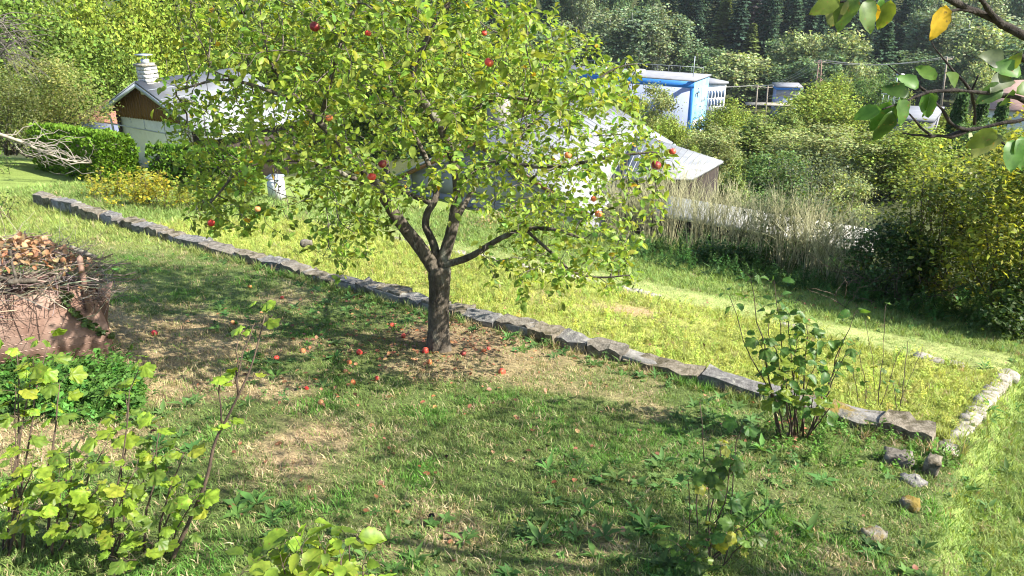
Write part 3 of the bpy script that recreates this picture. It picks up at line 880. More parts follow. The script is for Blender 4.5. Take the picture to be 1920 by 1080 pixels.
while len(A) < 4300:
    q = rng.uniform((290, -230), (1280, 530), (4000, 2)); q = q[inside(q[:, 0], q[:, 1], OUT)]
    for px, py in q:
        p = PX(px, py, Y0); X, Zc = p[0] + .25, p[2] - (CAMZ - .9)
        rho = (X / 2.7) ** 2 + (Zc / 2.3) ** 2
        h = max(.35, 1.95 * math.sqrt(max(0, 1 - min(1, rho))))
        dy = (rng.random() * 2 - 1) * h
        c0 = PX(800, 200, Y0)
        f = 1 - .025 * max(0, -dy) * 4
        p = c0 + (p - c0) * f; p[1] += dy
        if rng.random() < .35 + .65 * (rho + (dy / 1.95) ** 2): A.append(p)
A = np.array(A[:4300])
nodes, par = colonize(A, nodes, par, .085, .13, 1.1, 46, (0, 0, .06))
hand = np.zeros(len(nodes)); hand[:nh] = hr
LID = np.full(len(nodes), -1); LID[:nh] = lid
r, ch = radii(par, .0021, 2.35, .0021)
r[:nh] = np.maximum(hand[:nh], np.minimum(r[:nh], hand[:nh] * 1.15))
r[nh:] = np.minimum(r[nh:], .016)
tree = thing('apple_tree', 'leafy apple tree with a forked trunk and red fruit standing on the terrace', 'apple tree', TRUNK)
def bark_tube(pts, rad, k, seed, amp):
    V, F = tube(pts, rad, k); g = np.random.default_rng(seed); ns = len(pts)
    P = np.asarray(pts)
    B = V[:ns * k].reshape(ns, k, 3); a = np.arange(k)
    ph = g.random(6) * 6.28
    d = 1 + amp * (np.sin(a * 2 * np.pi / k * 3 + ph[0])[None] * .5 + np.sin(a * 2 * np.pi / k * 7 + ph[1])[None] * .35 * np.sin(np.arange(ns) * .35 + ph[2])[:, None] + g.normal(size=(ns, k)) * .35)
    V[:ns * k] = (P[:, None] + (B - P[:, None]) * d[..., None]).reshape(-1, 3)
    return V, F
pt = spline([nodes[i] for i in range(nh) if LID[i] == 0], .022); f = np.linspace(0, 1, len(pt))
rr_ = np.interp(f, [0, .06, .15, .3, .75, .92, 1], [.150, .125, .108, .098, .094, .104, .096])
V, F = bark_tube(pt, rr_, 30, 3, .07)
obj('trunk', mk('trunk', V, F, BARK, smooth=True), tree)
for li in range(1, len(LIMBS)):
    ids = [i for i in range(nh) if LID[i] == li]
    p = [nodes[par[ids[0]]]] + [nodes[i] for i in ids]; q = [min(hr[ids[0]], hr[par[ids[0]]])] + [r[i] for i in ids]
    ps = spline(p, .04); rs = np.interp(np.linspace(0, 1, len(ps)), np.linspace(0, 1, len(q)), q)
    V, F = bark_tube(ps, rs, 14, 10 + li, .06); obj('limb', mk('limb', V, F, BARK, smooth=True), tree)
mb = MB()
isl = LID >= 0
for run in chains(nodes, par, r, None):
    cut = []
    for i in run:
        if isl[i]:
            if len(cut) > 1: mb.tube(nodes[cut], r[cut], 4)
            cut = [i]
        else: cut.append(i)
    if len(cut) > 1 and not (len(cut) == 2 and isl[cut[1]]):
        rq = r[cut].copy(); rq[0] = min(rq[0], rq[1] * 1.3); mb.tube(nodes[cut], rq, 5 if rq[0] < .004 else 6)
obj('twigs', mb.mesh('twigs', TWIGM), tree, kind='stuff')
# leaves: a rosette on every thin node
th = np.nonzero((r < .0062) & (np.arange(len(nodes)) >= 1))[0]
keep = rng.random(len(th)) < np.where(ch[th] == 0, 1, .92); th = th[keep]
LP, LD, LN, LS = [], [], [], []
for i in th:
    d0 = unit(nodes[i] - nodes[par[i]]); m = rng.integers(7, 12) if ch[i] == 0 else rng.integers(4, 7)
    for k in range(m):
        v = unit(rng.normal(size=3) + d0 * .5 + np.array([0, 0, -.15])); v[2] = v[2] * .75 - .08
        LP.append(nodes[i] + rng.normal(size=3) * .022 + v * .018); LD.append(v); LN.append(np.array([0, 0, 1]) + .75 * rng.normal(size=3) + .35 * np.array(sdir)); LS.append(.036 + .047 * rng.random())
LP, LD, LN, LS = np.array(LP), np.array(LD), np.array(LN), np.array(LS)
APX = [(590, 50, .15), (908, 62, .2), (917, 117, .3), (617, 221, .2), (717, 307, .4), (697, 331, .3), (1065, 291, .25), (1230, 310, .1), (1261, 284, .1), (1122, 401, .2), (1113, 373, .3), (396, 418, .15), (483, 392, .1), (690, 62, .3)]
# fruit hang in the outer leaves on the camera's side
AP = []
q = proj(LP)
for px, py, ins in APX:
    dd = np.hypot(q[:, 0] - px, q[:, 1] - py); c = np.nonzero(dd < 26)[0]
    yy = np.sort(LP[c, 1])[:max(1, int(len(c) * .12))].mean() if len(c) > 3 else Y0 - .6
    AP.append(PX(px, py, yy + .02))
AP = np.array(AP)
drop = np.zeros(len(LP), bool)
for p in AP:
    pp = proj(p)[0]; dd = np.hypot(q[:, 0] - pp[0], q[:, 1] - pp[1]); drop |= (dd < 13) & (q[:, 2] < pp[2] + .1)
# a little light through the middle of the crown, where the pale roof shows between twigs
mid = inside(q[:, 0], q[:, 1], np.array([(730, 395), (780, 365), (880, 365), (930, 410), (930, 450), (860, 500), (780, 500)], float)) & (rng.random(len(q)) < .7)
box = (np.abs(q[:, 0] - 521) < 27) & (q[:, 1] > 316) & (q[:, 1] < 386) & (rng.random(len(q)) < .93)
low = (fbm(q[:, 0], q[:, 1], 95, 33, 2) > .62) & (rng.random(len(q)) < .35)     # airy gaps between the boughs
keep = ~(drop | mid | box | low)
LP, LD, LN, LS = LP[keep], LD[keep], LN[keep], LS[keep]; n = len(LP)
print('apple leaves', n, 'nodes', len(nodes))
tint = jit((.225, .315, .052), n, .26, .12)
m = rng.random(n); tint[m < .005] = (.50, .30, .03); tint[(m > .012) & (m < .05)] = (.26, .27, .035); tint[(m > .05) & (m < .2)] *= (.62, .72, .9)
dcam = np.linalg.norm(LP - CO, axis=1); qv = proj(LP); vis = (qv[:, 0] > 0) & (qv[:, 0] < 1920) & (qv[:, 1] > 5) & (qv[:, 1] < 1075)
big = np.argsort(np.where(vis, dcam, 99))[:300]
rest = np.ones(n, bool); rest[big] = False
V, F, t = leaves(L_APPLE, LP[rest], LD[rest], LN[rest], LS[rest], tint[rest])
obj('foliage', mk('foliage', V, F, LEAF, t), tree, kind='stuff')

def leaf_meshes(name, tpls, cols, mat):
    out = []
    for i, c in enumerate(cols):
        tp = tpls[i % len(tpls)]; out.append(mk(name, tp[0], tp[1], mat, c))
    return out
def put_leaf(me, P, D, N, sz, parent):
    x, y, z = frames(D[None], N[None]); x, y, z = x[0] * sz, y[0] * sz, z[0] * sz
    m = Matrix(((x[0], y[0], z[0], P[0]), (x[1], y[1], z[1], P[1]), (x[2], y[2], z[2], P[2]), (0, 0, 0, 1)))
    return obj('leaf', me, parent, True, m)
AM = leaf_meshes('leaf', L_FINE, jit((.225, .315, .052), 7, .25, .12).tolist() + [(.26, .27, .035)], LEAF)
for i in big: put_leaf(AM[rng.integers(0, 8)], LP[i], LD[i], LN[i], LS[i], tree)

# ------------------------------------------------------------------ apples
def apple_mesh(col, mat):
    k, ns = 14, 10; V = []
    for i in range(ns + 1):
        t = math.pi * i / ns; rr = math.sin(t) ** .85; zz = math.cos(t) * .92
        zz -= .26 * math.exp(-(t / .42) ** 2); zz += .14 * math.exp(-((math.pi - t) / .4) ** 2)
        rr *= 1 + .06 * math.cos(t)
        for j in range(k):
            a = 2 * math.pi * j / k; V.append([rr * math.cos(a) * (1 + .03 * math.cos(5 * a) * (t > 2)), rr * math.sin(a), zz])
    i = np.arange(ns)[:, None] * k; j = np.arange(k)[None]; j2 = (j + 1) % k
    F = np.stack([i + j, i + k + j, i + k + j2, i + j2], -1).reshape(-1, 4)
    return mk('apple', np.array(V), F, mat, smooth=True)
def applemat(nm, c1, c2): return M(nm, c1, c2, 30, .5, .08, 80, .35, c3=tuple(.55 * a_ + .45 * b_ for a_, b_ in zip(c2, (.45, .30, .10))), sc3=24, lo3=.5, hi3=.7)
APM = {'dark red': apple_mesh(0, applemat('apple_dark_red', (.13, .006, .012), (.24, .012, .02))),
       'bright red': apple_mesh(0, applemat('apple_red', (.45, .022, .02), (.62, .07, .045))),
       'orange red': apple_mesh(0, applemat('apple_orange', (.58, .10, .035), (.68, .22, .07))),
       'yellowish': apple_mesh(0, applemat('apple_yellow', (.55, .30, .09), (.6, .2, .08))),
       'rotten brown': apple_mesh(0, applemat('apple_brown', (.20, .07, .04), (.33, .13, .06)))}
stem_v, stem_f = tube([(0, 0, .62), (.05, 0, 1.0), (.12, .03, 1.45)], .06, 4)
STEMMESH = mk('stem', stem_v, stem_f, STEMM)
def apple(col, loc, rad, label, group, tilt=.3):
    o = bpy.data.objects.new('apple', APM[col]); COL.objects.link(o)
    o.location = tuple(loc); o.scale = (rad,) * 3; o.rotation_euler = (rng.normal() * tilt, rng.normal() * tilt, rng.random() * 6)
    tag(o, label, 'apple', group)
    s = bpy.data.objects.new('stem', STEMMESH); COL.objects.link(s); s.parent = o
    return o
AC = [('dark red', 'dark red apple hanging high in the left half of the crown'), ('bright red', 'small bright red apple near the top of the right half of the crown'),
      ('bright red', 'bright red apple hanging just below another one high on the right'), ('orange red', 'orange red apple half hidden in leaves level with the cottage roof'),
      ('dark red', 'upper of two dark red apples hanging close together left of centre'), ('bright red', 'lower of two red apples hanging close together left of centre'),
      ('orange red', 'orange red apple in front of the white roof beside the level branch'), ('dark red', 'large dark red apple alone at the right tip of the crown'),
      ('bright red', 'pinkish red apple topmost at the right tip of the crown'), ('orange red', 'lower orange red apple on the drooping right side above the broom'),
      ('orange red', 'small orange apple just over another on the drooping right side'), ('bright red', 'red apple on the lowest left twig in front of the wall'),
      ('yellowish', 'yellowish apple at the end of the low left twig'), ('bright red', 'tiny red apple deep in the leaves near the crown top')]
for p, (c, lb), rd in zip(AP, AC, [.038, .026, .032, .027, .034, .034, .028, .040, .031, .033, .026, .033, .026, .024]):
    apple(c, p, rd * .86, lb, 'apples on the tree', .25)
FA = [(290, 622, 'dark red', .034, 'dark red apple alone in the grass beside the rusty bin'), (798, 656, 'bright red', .040, 'bright red windfall apple touching the foot of the trunk'),
      (941, 695, 'bright red', .038, 'bright red windfall lying farthest right of the trunk on the grass'), (757, 626, 'bright red', .028, 'red windfall among brown leaves behind the trunk foot'),
      (674, 658, 'bright red', .034, 'large faded red windfall halfway between trunk and tall bare stem'), (655, 676, 'orange red', .027, 'orange windfall just below the large faded red one'),
      (868, 660, 'dark red', .032, 'dark bruised windfall just right of the trunk foot'), (907, 654, 'orange red', .026, 'orange red windfall beside a small red one right of the trunk'),
      (916, 650, 'bright red', .022, 'small red windfall beside an orange one right of the trunk'), (662, 714, 'orange red', .026, 'orange red windfall lowest in the group left of the trunk'),
      (707, 706, 'bright red', .024, 'pink windfall on dry grass below and left of the trunk'), (648, 692, 'rotten brown', .022, 'brownish windfall between two orange ones left of the trunk'),
      (446, 618, 'yellowish', .032, 'pale yellowish windfall left of the tall bare stem'), (437, 602, 'yellowish', .03, 'split yellow windfall just behind the pale one'),
      (519, 669, 'bright red', .029, 'red windfall just right of the tall bare stem'), (529, 554, 'bright red', .026, 'red windfall in the shade uphill near the wall'),
      (569, 655, 'orange red', .03, 'long orange windfall right of the tall bare stem'), (735, 606, 'bright red', .03, 'broken red windfall among dead leaves near the wall'),
      (805, 676, 'orange red', .03, 'flattened orange windfall in leaves just below the trunk'), (602, 752, 'rotten brown', .026, 'brown windfall on the bare patch lowest on the slope'),
      (468, 533, 'orange red', .03, 'orange windfall in bright grass near the wall at the left'), (575, 725, 'bright red', .02, 'small red windfall between bare patch and tall stem')]
for px, py, c, rd, lb in FA:
    p = gp(px, py + 6); p[2] += rd * .55; apple(c, p, rd * .9, lb, 'fallen apples under the tree', 1.2)

# ------------------------------------------------------------------ currant bushes and other leafy shrubs near the camera
CURM = leaf_meshes('leaf', L_LOBED, jit((.20, .30, .035), 8, .2, .08).tolist() + [(.27, .31, .04), (.13, .21, .035), (.15, .23, .04)], LEAFX)
CURG = leaf_meshes('leaf', L_LOBED, jit((.11, .19, .04), 6, .2, .10).tolist() + [(.25, .27, .04)], LEAFX)
HOPM = leaf_meshes('leaf', L_POINT, jit((.20, .30, .038), 5, .2, .08).tolist(), LEAFX)
BIGM = leaf_meshes('leaf', L_POINT + L_LOBED[:3], jit((.075, .155, .035), 5, .2, .1).tolist() + [(.18, .24, .035)], LEAFX)
def bush(name, label, cat, bases, stems, lf, lsz, per, group=None, top=.45, r0=.007, petiole=.05, ends=3, yj=.12):
    """stems: (px, py, y, base index[, leaves]); each stem is a part, each leaf a part"""
    root = thing(name, label, cat, bases[0], group)
    for s in stems:
        px, py, y, bi = s[:4]; m = s[4] if len(s) > 4 else per; tp_ = s[5] if len(s) > 5 else top
        b0 = np.array(bases[bi]) + rng.normal(size=3) * [.03, .03, 0]; tip = PX(px, py, y)
        c = curve(b0, tip, 9, .035); c[:, 2] += 0; L = np.linalg.norm(tip - b0)
        mb = MB(); mb.tube(c, np.linspace(r0 * (.6 + .5 * rng.random()), .0022, 9), 6)
        lfs = []
        k = int(m * 1.5)
        f = tp_ + (1 - tp_) * np.sort(rng.random(k)) ** .8; f[-min(ends, k):] = 1 if k else 1
        for j in range(k):
            p = np.array([np.interp(f[j] * 8, np.arange(9), c[:, i]) for i in range(3)])
            a = j * 2.4 + rng.random(); v = unit(np.array([math.cos(a), math.sin(a), .35 + .5 * rng.random()])); v2 = p + v * petiole * (.5 + .8 * rng.random())
            mb.tube([p, (p + v2) / 2 + [0, 0, .006], v2], .0011, 3)
            d = unit(np.array([v[0], v[1], -.25 + .3 * rng.normal()])); nn_ = np.array([0, 0, 1]) + .38 * rng.normal(size=3) - .25 * unit(CF)
            lfs.append((v2, d, nn_, lsz * (.55 + .75 * rng.random())))
        obj('stem', mb.mesh('stem', STEMM, True), root)
        for (p, d, nn_, sz) in lfs: put_leaf(lf[rng.integers(0, len(lf))], p, d, nn_, sz, root)
    return root
YB = 2.75
b1 = [PX(150, 1120, 2.75), PX(300, 1085, 2.75), PX(330, 1090, 2.7), PX(40, 1110, 2.7), PX(230, 1100, 2.72)]
for b_ in b1: b_[2] = gz(b_[0], b_[1])
bush('currant_bush', 'big yellow green currant bush filling the near left corner, one long bare stem', 'currant bush', b1,
     [(92, 640, 3.0, 3, 9, .72), (30, 735, 2.85, 3, 9), (62, 690, 2.9, 3, 8, .6), (112, 720, 2.95, 0, 7, .7), (235, 735, 2.9, 4, 9, .6), (262, 690, 2.9, 4, 3, .3), (200, 832, 2.7, 0, 8, .5), (130, 850, 2.75, 0, 9), (60, 885, 2.6, 3, 8), (20, 860, 2.6, 3, 6),
      (345, 850, 2.8, 1, 5, .5), (300, 800, 2.85, 1, 8, .5), (180, 920, 2.65, 0, 9, .4), (255, 880, 2.7, 4, 8), (150, 985, 2.55, 0, 9, .4), (330, 935, 2.7, 1, 6, .4), (230, 1000, 2.6, 4, 7, .3), (285, 1020, 2.55, 1, 5, .3), (75, 950, 2.5, 3, 8, .4),
      (110, 900, 2.6, 0, 9, .5), (290, 850, 2.8, 4, 7), (215, 950, 2.6, 4, 7, .4), (372, 930, 2.7, 2, 4, .6), (30, 650, 3.0, 3, 2), (40, 960, 2.45, 3, 4, .3), (255, 1050, 2.45, 4, 5, .3)],
     CURM, .062, 14, None, .5)
# the long bare stem belongs to the same bush
root = [o for o in COL.objects if o.name == 'currant_bush'][0]
lp_ = spline([b1[2], PX(345, 1000, 2.72), PX(385, 905, 2.75), PX(403, 830, 2.78), PX(432, 772, 2.8), PX(470, 690, 2.85), PX(497, 592, 2.95)], .05)
mb = MB(); mb.tube(lp_, np.linspace(.011, .0028, len(lp_)), 7)
for tip in [(415, 690, 2.8), (446, 640, 2.85), (475, 610, 2.9)]:
    q = PX(*tip); j = len(lp_) * 2 // 3 if tip[0] < 420 else len(lp_) * 4 // 5; mb.tube(curve(lp_[j - 3], q, 6, .05), np.linspace(.005, .002, 6), 5)
obj('stem', mb.mesh('stem', STEMM, True), root)
for px, py, y in [(500, 566, 2.95), (478, 568, 2.95), (515, 572, 2.94), (470, 620, 2.9), (452, 616, 2.9), (500, 602, 2.93), (425, 695, 2.82), (410, 705, 2.8), (440, 700, 2.84), (420, 720, 2.8), (485, 700, 2.84), (412, 795, 2.78), (435, 790, 2.8), (405, 806, 2.75), (375, 925, 2.73), (430, 712, 2.8), (362, 1000, 2.7), (385, 955, 2.7)]:
    put_leaf(CURM[rng.integers(0, 10)], PX(px, py, y), unit(np.array([rng.normal(), rng.normal(), -.2])), np.array([0, 0, 1]) + .35 * rng.normal(size=3), .055 * (.6 + .6 * rng.random()), root)

b2 = [PX(580, 1210, 1.75), PX(470, 1220, 1.75), PX(660, 1200, 1.75)]
for b_ in b2: b_[2] = min(b_[2], gz(b_[0], b_[1]))
bush('young_shrub', 'bright green pointed leaf shoots poking up at the bottom edge', 'shrub', b2,
     [(562, 1000, 1.8, 0, 7, .8), (600, 1018, 1.78, 0, 6, .8), (520, 1028, 1.8, 0, 5, .8), (480, 1055, 1.75, 1, 6, .8), (530, 1060, 1.7, 0, 6, .75), (655, 1018, 1.8, 2, 5, .8), (640, 1050, 1.7, 2, 6, .75), (680, 1060, 1.72, 2, 4, .8), (590, 1060, 1.7, 0, 6, .75), (450, 1080, 1.7, 1, 4, .8), (610, 1035, 1.72, 0, 6, .7), (565, 1030, 1.72, 0, 6, .7)],
     HOPM, .074, 12, None, .75, petiole=.04)
g3 = gp(1482, 822); b3 = [g3, g3 + [.06, .04, 0], g3 + [-.07, .02, 0], g3 + [.13, 0, 0]]
Y3 = float(g3[1])
bush('currant_bush', 'dark stemmed green currant bush growing against the near end of the wall', 'currant bush', b3,
     [(1368, 556, Y3 - .05, 2, 4, .6), (1407, 520, Y3, 2, 5, .75), (1452, 532, Y3 + .05, 0, 8, .75), (1440, 595, Y3, 0, 9, .6), (1510, 600, Y3, 1, 10, .7), (1540, 640, Y3 - .1, 1, 9, .6), (1602, 588, Y3 + .1, 3, 2, .7), (1590, 655, Y3, 3, 6, .6), (1500, 690, Y3 - .2, 1, 10, .5), (1552, 700, Y3 - .15, 3, 9, .5),
      (1470, 700, Y3 - .2, 0, 10, .5), (1425, 640, Y3 - .1, 2, 8, .6), (1450, 740, Y3 - .25, 0, 8, .4), (1525, 745, Y3 - .25, 1, 8, .4), (1580, 640, Y3 + .1, 3, 4, .6), (1495, 640, Y3 - .05, 0, 9, .6), (1480, 590, Y3 + .05, 1, 5, .7), (1560, 760, Y3 - .2, 3, 5, .4)],
     BIGM, .085, 10, None, .5, r0=.008, petiole=.05)
g4 = gp(1315, 1062); b4 = [g4, g4 + [-.06, 0, 0], g4 + [.06, .02, 0]]; Y4 = float(g4[1])
bush('currant_bush', 'thin sparse currant bush with few yellowing leaves at the bottom right', 'currant bush', b4,
     [(1312, 755, Y4 + .1, 1, 1, .9), (1352, 835, Y4, 0, 6, .8), (1392, 800, Y4 + .1, 2, 2, .8), (1440, 950, Y4 - .1, 2, 1, .8), (1335, 880, Y4, 0, 6, .75), (1372, 862, Y4, 0, 6, .8), (1385, 990, Y4 - .1, 2, 7, .6), (1270, 1020, Y4 - .15, 1, 7, .5), (1330, 1000, Y4 - .1, 0, 6, .5), (1300, 1050, Y4 - .2, 1, 6, .4), (1290, 900, Y4, 1, 2, .7), (1360, 940, Y4, 0, 4, .7), (1400, 1010, Y4 - .1, 2, 4, .6)],
     CURG, .058, 6, None, .6, r0=.005, petiole=.04)
g5 = gp(1635, 765); b5 = [g5, g5 + [.08, 0, 0], g5 + [-.08, 0, 0], g5 + [.2, -.05, 0]]; Y5 = float(g5[1])
bush('currant_bush', 'nearly leafless currant stems standing in the yellow bed behind the wall', 'currant bush', b5,
     [(1690, 655, Y5 + .1, 1, 1), (1702, 640, Y5 + .15, 3, 1), (1622, 600, Y5 + .2, 0, 1), (1660, 575, Y5 + .2, 1, 1), (1650, 690, Y5, 0, 3), (1600, 690, Y5, 2, 3), (1675, 720, Y5, 3, 3), (1625, 720, Y5, 0, 3), (1730, 650, Y5 + .1, 3, 0), (1610, 660, Y5, 2, 1)],
     CURG, .05, 3, None, .6, r0=.004, petiole=.03)
g6 = gp(905, 500)
g7 = gp(640, 492)
bush('bed_shrub', 'small pale feathery green shrub behind the wall left of the trunk', 'shrub', [g7, g7 + [.15, .1, 0], g7 + [-.15, 0, 0], g7 + [.3, 0, 0]],
     [(600 + 14 * i, 452 + 10 * abs(i - 4) * .5, float(g7[1]) + .1 * rng.normal(), i % 4, 9, .2) for i in range(9)], CURG, .035, 9, None, .2, r0=.003, petiole=.02)

# ------------------------------------------------------------------ rusty bin with brush
BL, BR = gp(-150, 712), gp(214, 662)
BL[2] -= .05; BR[2] -= .05
bu = unit(np.array([BR[0] - BL[0], BR[1] - BL[1], 0])); bl = np.hypot(*(BR - BL)[:2]); bn = np.array([-bu[1], bu[0], 0]); up = np.array([0, 0, 1.])
binr = thing('rusty_bin', 'rusty tread plate bin with a torn corner at the left edge of the terrace', 'bin', (BL + BR) / 2)
def bp_(u, h, o=0.0): return BL + (BR - BL) * u + up * h + bn * o
HB = .66
poly = [(0, 0), (1, 0), (1, .34), (.965, .60), (.962, HB), (.84, HB + .01), (.838, HB - .10), (.815, HB - .16), (.79, HB - .11), (.785, HB + .0), (.6, HB - .01), (.3, HB), (0, HB - .02)]
mb = MB(); mb.prism([bp_(u, h) for u, h in poly], bn * .008); obj('front_plate', mb.mesh('front_plate', RUST), binr)
mb = MB(); mb.prism([bp_(1, .33), bp_(1.035, .55, -.05), bp_(1.07, HB + .07, -.10), bp_(1.0, HB - .02, -.02), bp_(.972, .60, .01)], bn * .008); obj('torn_flap', mb.mesh('torn_flap', RUST), binr)
mb = MB(); mb.prism([bp_(1, 0), bp_(1, .62), bp_(1, .5, 1.0), bp_(1, 0, 1.0)], bu * .008); obj('side_plate', mb.mesh('side_plate', RUSTD), binr)
mb = MB(); mb.prism([bp_(0, 0, 1.0), bp_(1, 0, 1.0), bp_(1, .5, 1.0), bp_(0, .55, 1.0)], bn * .008); obj('back_plate', mb.mesh('back_plate', RUSTD), binr)
mb = MB(); mb.prism([bp_(.895, .45, -.02), bp_(.925, .45, -.02), bp_(.945, HB + .26, -.03), bp_(.935, HB + .285, -.03), bp_(.912, HB + .26, -.03)], bn * .012); obj('post', mb.mesh('post', RUST), binr)
mb = MB()
for i in range(34):
    for j in range(9):
        u = (i + .5 * (j % 2) + .2) / 34.5; h = .04 + j * .066
        if u > .95 and h > .3: continue
        if .77 < u < .85 and h > .45: continue
        c = bp_(u, h, -.003); a = R(35) if (i + j) % 2 else R(-35); a = R(-30)
        dv = bu * math.cos(a) + up * math.sin(a); pv = -bu * math.sin(a) + up * math.cos(a)
        q = [c - dv * .018, c - pv * .005, c + dv * .018, c + pv * .005, c - bn * .005]
        mb.add(q, [[0, 1, 4], [1, 2, 4], [2, 3, 4], [3, 0, 4]])
obj('tread_pattern', mb.mesh('tread_pattern', RUST), binr, kind='stuff')
pile = thing('brush_pile', 'heap of cut twigs and dry brown leaves overflowing the rusty bin', 'brush pile', bp_(.6, .5, .5))
mb = MB(); cen = bp_(.62, .62, .42)
def dome(u, v): return cen + bu * u * bl * .47 + bn * v * .55 + up * .30 * max(0, 1 - (abs(u) ** 2.2) - .6 * v * v)
for i in range(900):
    u, v = rng.uniform(-1.0, 1.02), rng.uniform(-1.0, .9); p = dome(u, v) - up * rng.random() * .14
    a = rng.random() * 6.28; d = np.array([math.cos(a), math.sin(a), rng.normal() * .22]); L = .12 + .22 * rng.random() ** 2
    c = curve(p - d * L, p + d * L, 6, .09); g_ = .45 + .8 * rng.random()
    mb.tube(c, np.linspace(.0025 + .004 * rng.random() ** 3, .0012, 6), 4, np.array([.23, .19, .145]) * g_ * (1 + .1 * rng.normal(size=3)))
for i in range(9):                                     # twigs hanging over the plate
    u = rng.uniform(.35, .97); p = bp_(u, HB + .04, .02); q = bp_(u + rng.normal() * .06, HB - .12 - .28 * rng.random(), -.03)
    m_ = (p + q) / 2 - bn * .07; c = spline([p + bn * .15 + up * .05, p - bn * .035, m_, q], .05); mb.tube(c, np.linspace(.0042, .0014, len(c)), 4, (.05, .032, .028))
    for k in range(7):
        j = rng.integers(3, len(c)); e = c[min(j, len(c) - 1)]; mb.tube([e, e + bu * rng.normal() * .03 + up * rng.normal() * .02, e + bu * rng.normal() * .06 - up * .05], .0014, 3, (.05, .032, .028))
for i in range(26):                                     # stray dead stalks rising
    p = dome(rng.uniform(-.6, 1), rng.uniform(-.2, .9)); d = unit(np.array([rng.normal() * .8, rng.normal() * .4, .8 + .4 * rng.random()])); mb.tube(curve(p, p + d * (.15 + .25 * rng.random()), 6, .08), np.linspace(.003, .001, 6), 4, (.36, .33, .22))
TWT = leafmat('twig_tinted', trans=0, gloss=.1, rough=.9)
obj('twigs', mb.mesh('twigs', TWT, tinted=True), pile, kind='stuff')
P = np.array([dome(rng.normal() * .27 + .28, rng.normal() * .35 - .25) + up * (.0 + .03 * rng.random()) for _ in range(230)] + [dome(rng.uniform(-.9, .95), rng.uniform(-.9, .6)) for _ in range(80)]); n = len(P)
V, F, t = leaves(L_CURL, P, rand_unit(n), np.tile([0, 0, 1.], (n, 1)) + .8 * rand_unit(n), .03 + .045 * rng.random(n), jit((.30, .175, .09), n, .35, .12))
obj('dry_leaves', mk('dry_leaves', V, F, DRYLEAF, t), pile, kind='stuff')
for (u, v, u2, v2, rr2) in ((-.2, -.9, .10, -.98, .021), (.78, .2, 1.05, .05, .022), (-.4, -.5, -.1, -.95, .012), (.0, -.3, -.12, -1, .010)):
    a_, b_ = dome(u, v) + up * .03, dome(u2, v2) + up * .03; mb = MB(); mb.tube(curve(a_, b_, 6, .02), rr2, 8); obj('cut_branch', mb.mesh('cut_branch', PALETW if rr2 > .0215 else BARK, True), pile)
iv = thing('creeper', 'small green creeper trailing down the right end of the rusty bin', 'creeper', bp_(.82, .5))
c = spline([bp_(.80, HB - .08, -.01), bp_(.83, HB - .17, -.02), bp_(.88, HB - .28, -.02), bp_(.95, HB - .39, -.02), bp_(1.0, HB - .43, -.02)], .03)
mb = MB(); mb.tube(c, .003, 5); obj('stem', mb.mesh('stem', STEMM), iv)
IVM = leaf_meshes('leaf', [L_LOBED[0], L_LOBED[2]], jit((.07, .12, .035), 5, .25, .1), LEAF)
for i in range(46):
    p = c[rng.integers(0, len(c))] + rng.normal(size=3) * [.012, .012, .016] - bn * .012; put_leaf(IVM[i % 5], p, unit(np.array([rng.normal() * .6, rng.normal() * .3, -1])), -bn + .5 * rng.normal(size=3), .03 + .02 * rng.random(), iv)
for i in range(22):
    p = bp_(.805 + rng.normal() * .015, HB - .07 + rng.normal() * .03, .0); put_leaf(IVM[i % 5], p, rand_unit(1)[0], -bn + up * .5 + .5 * rng.normal(size=3), .03 + .02 * rng.random(), iv)
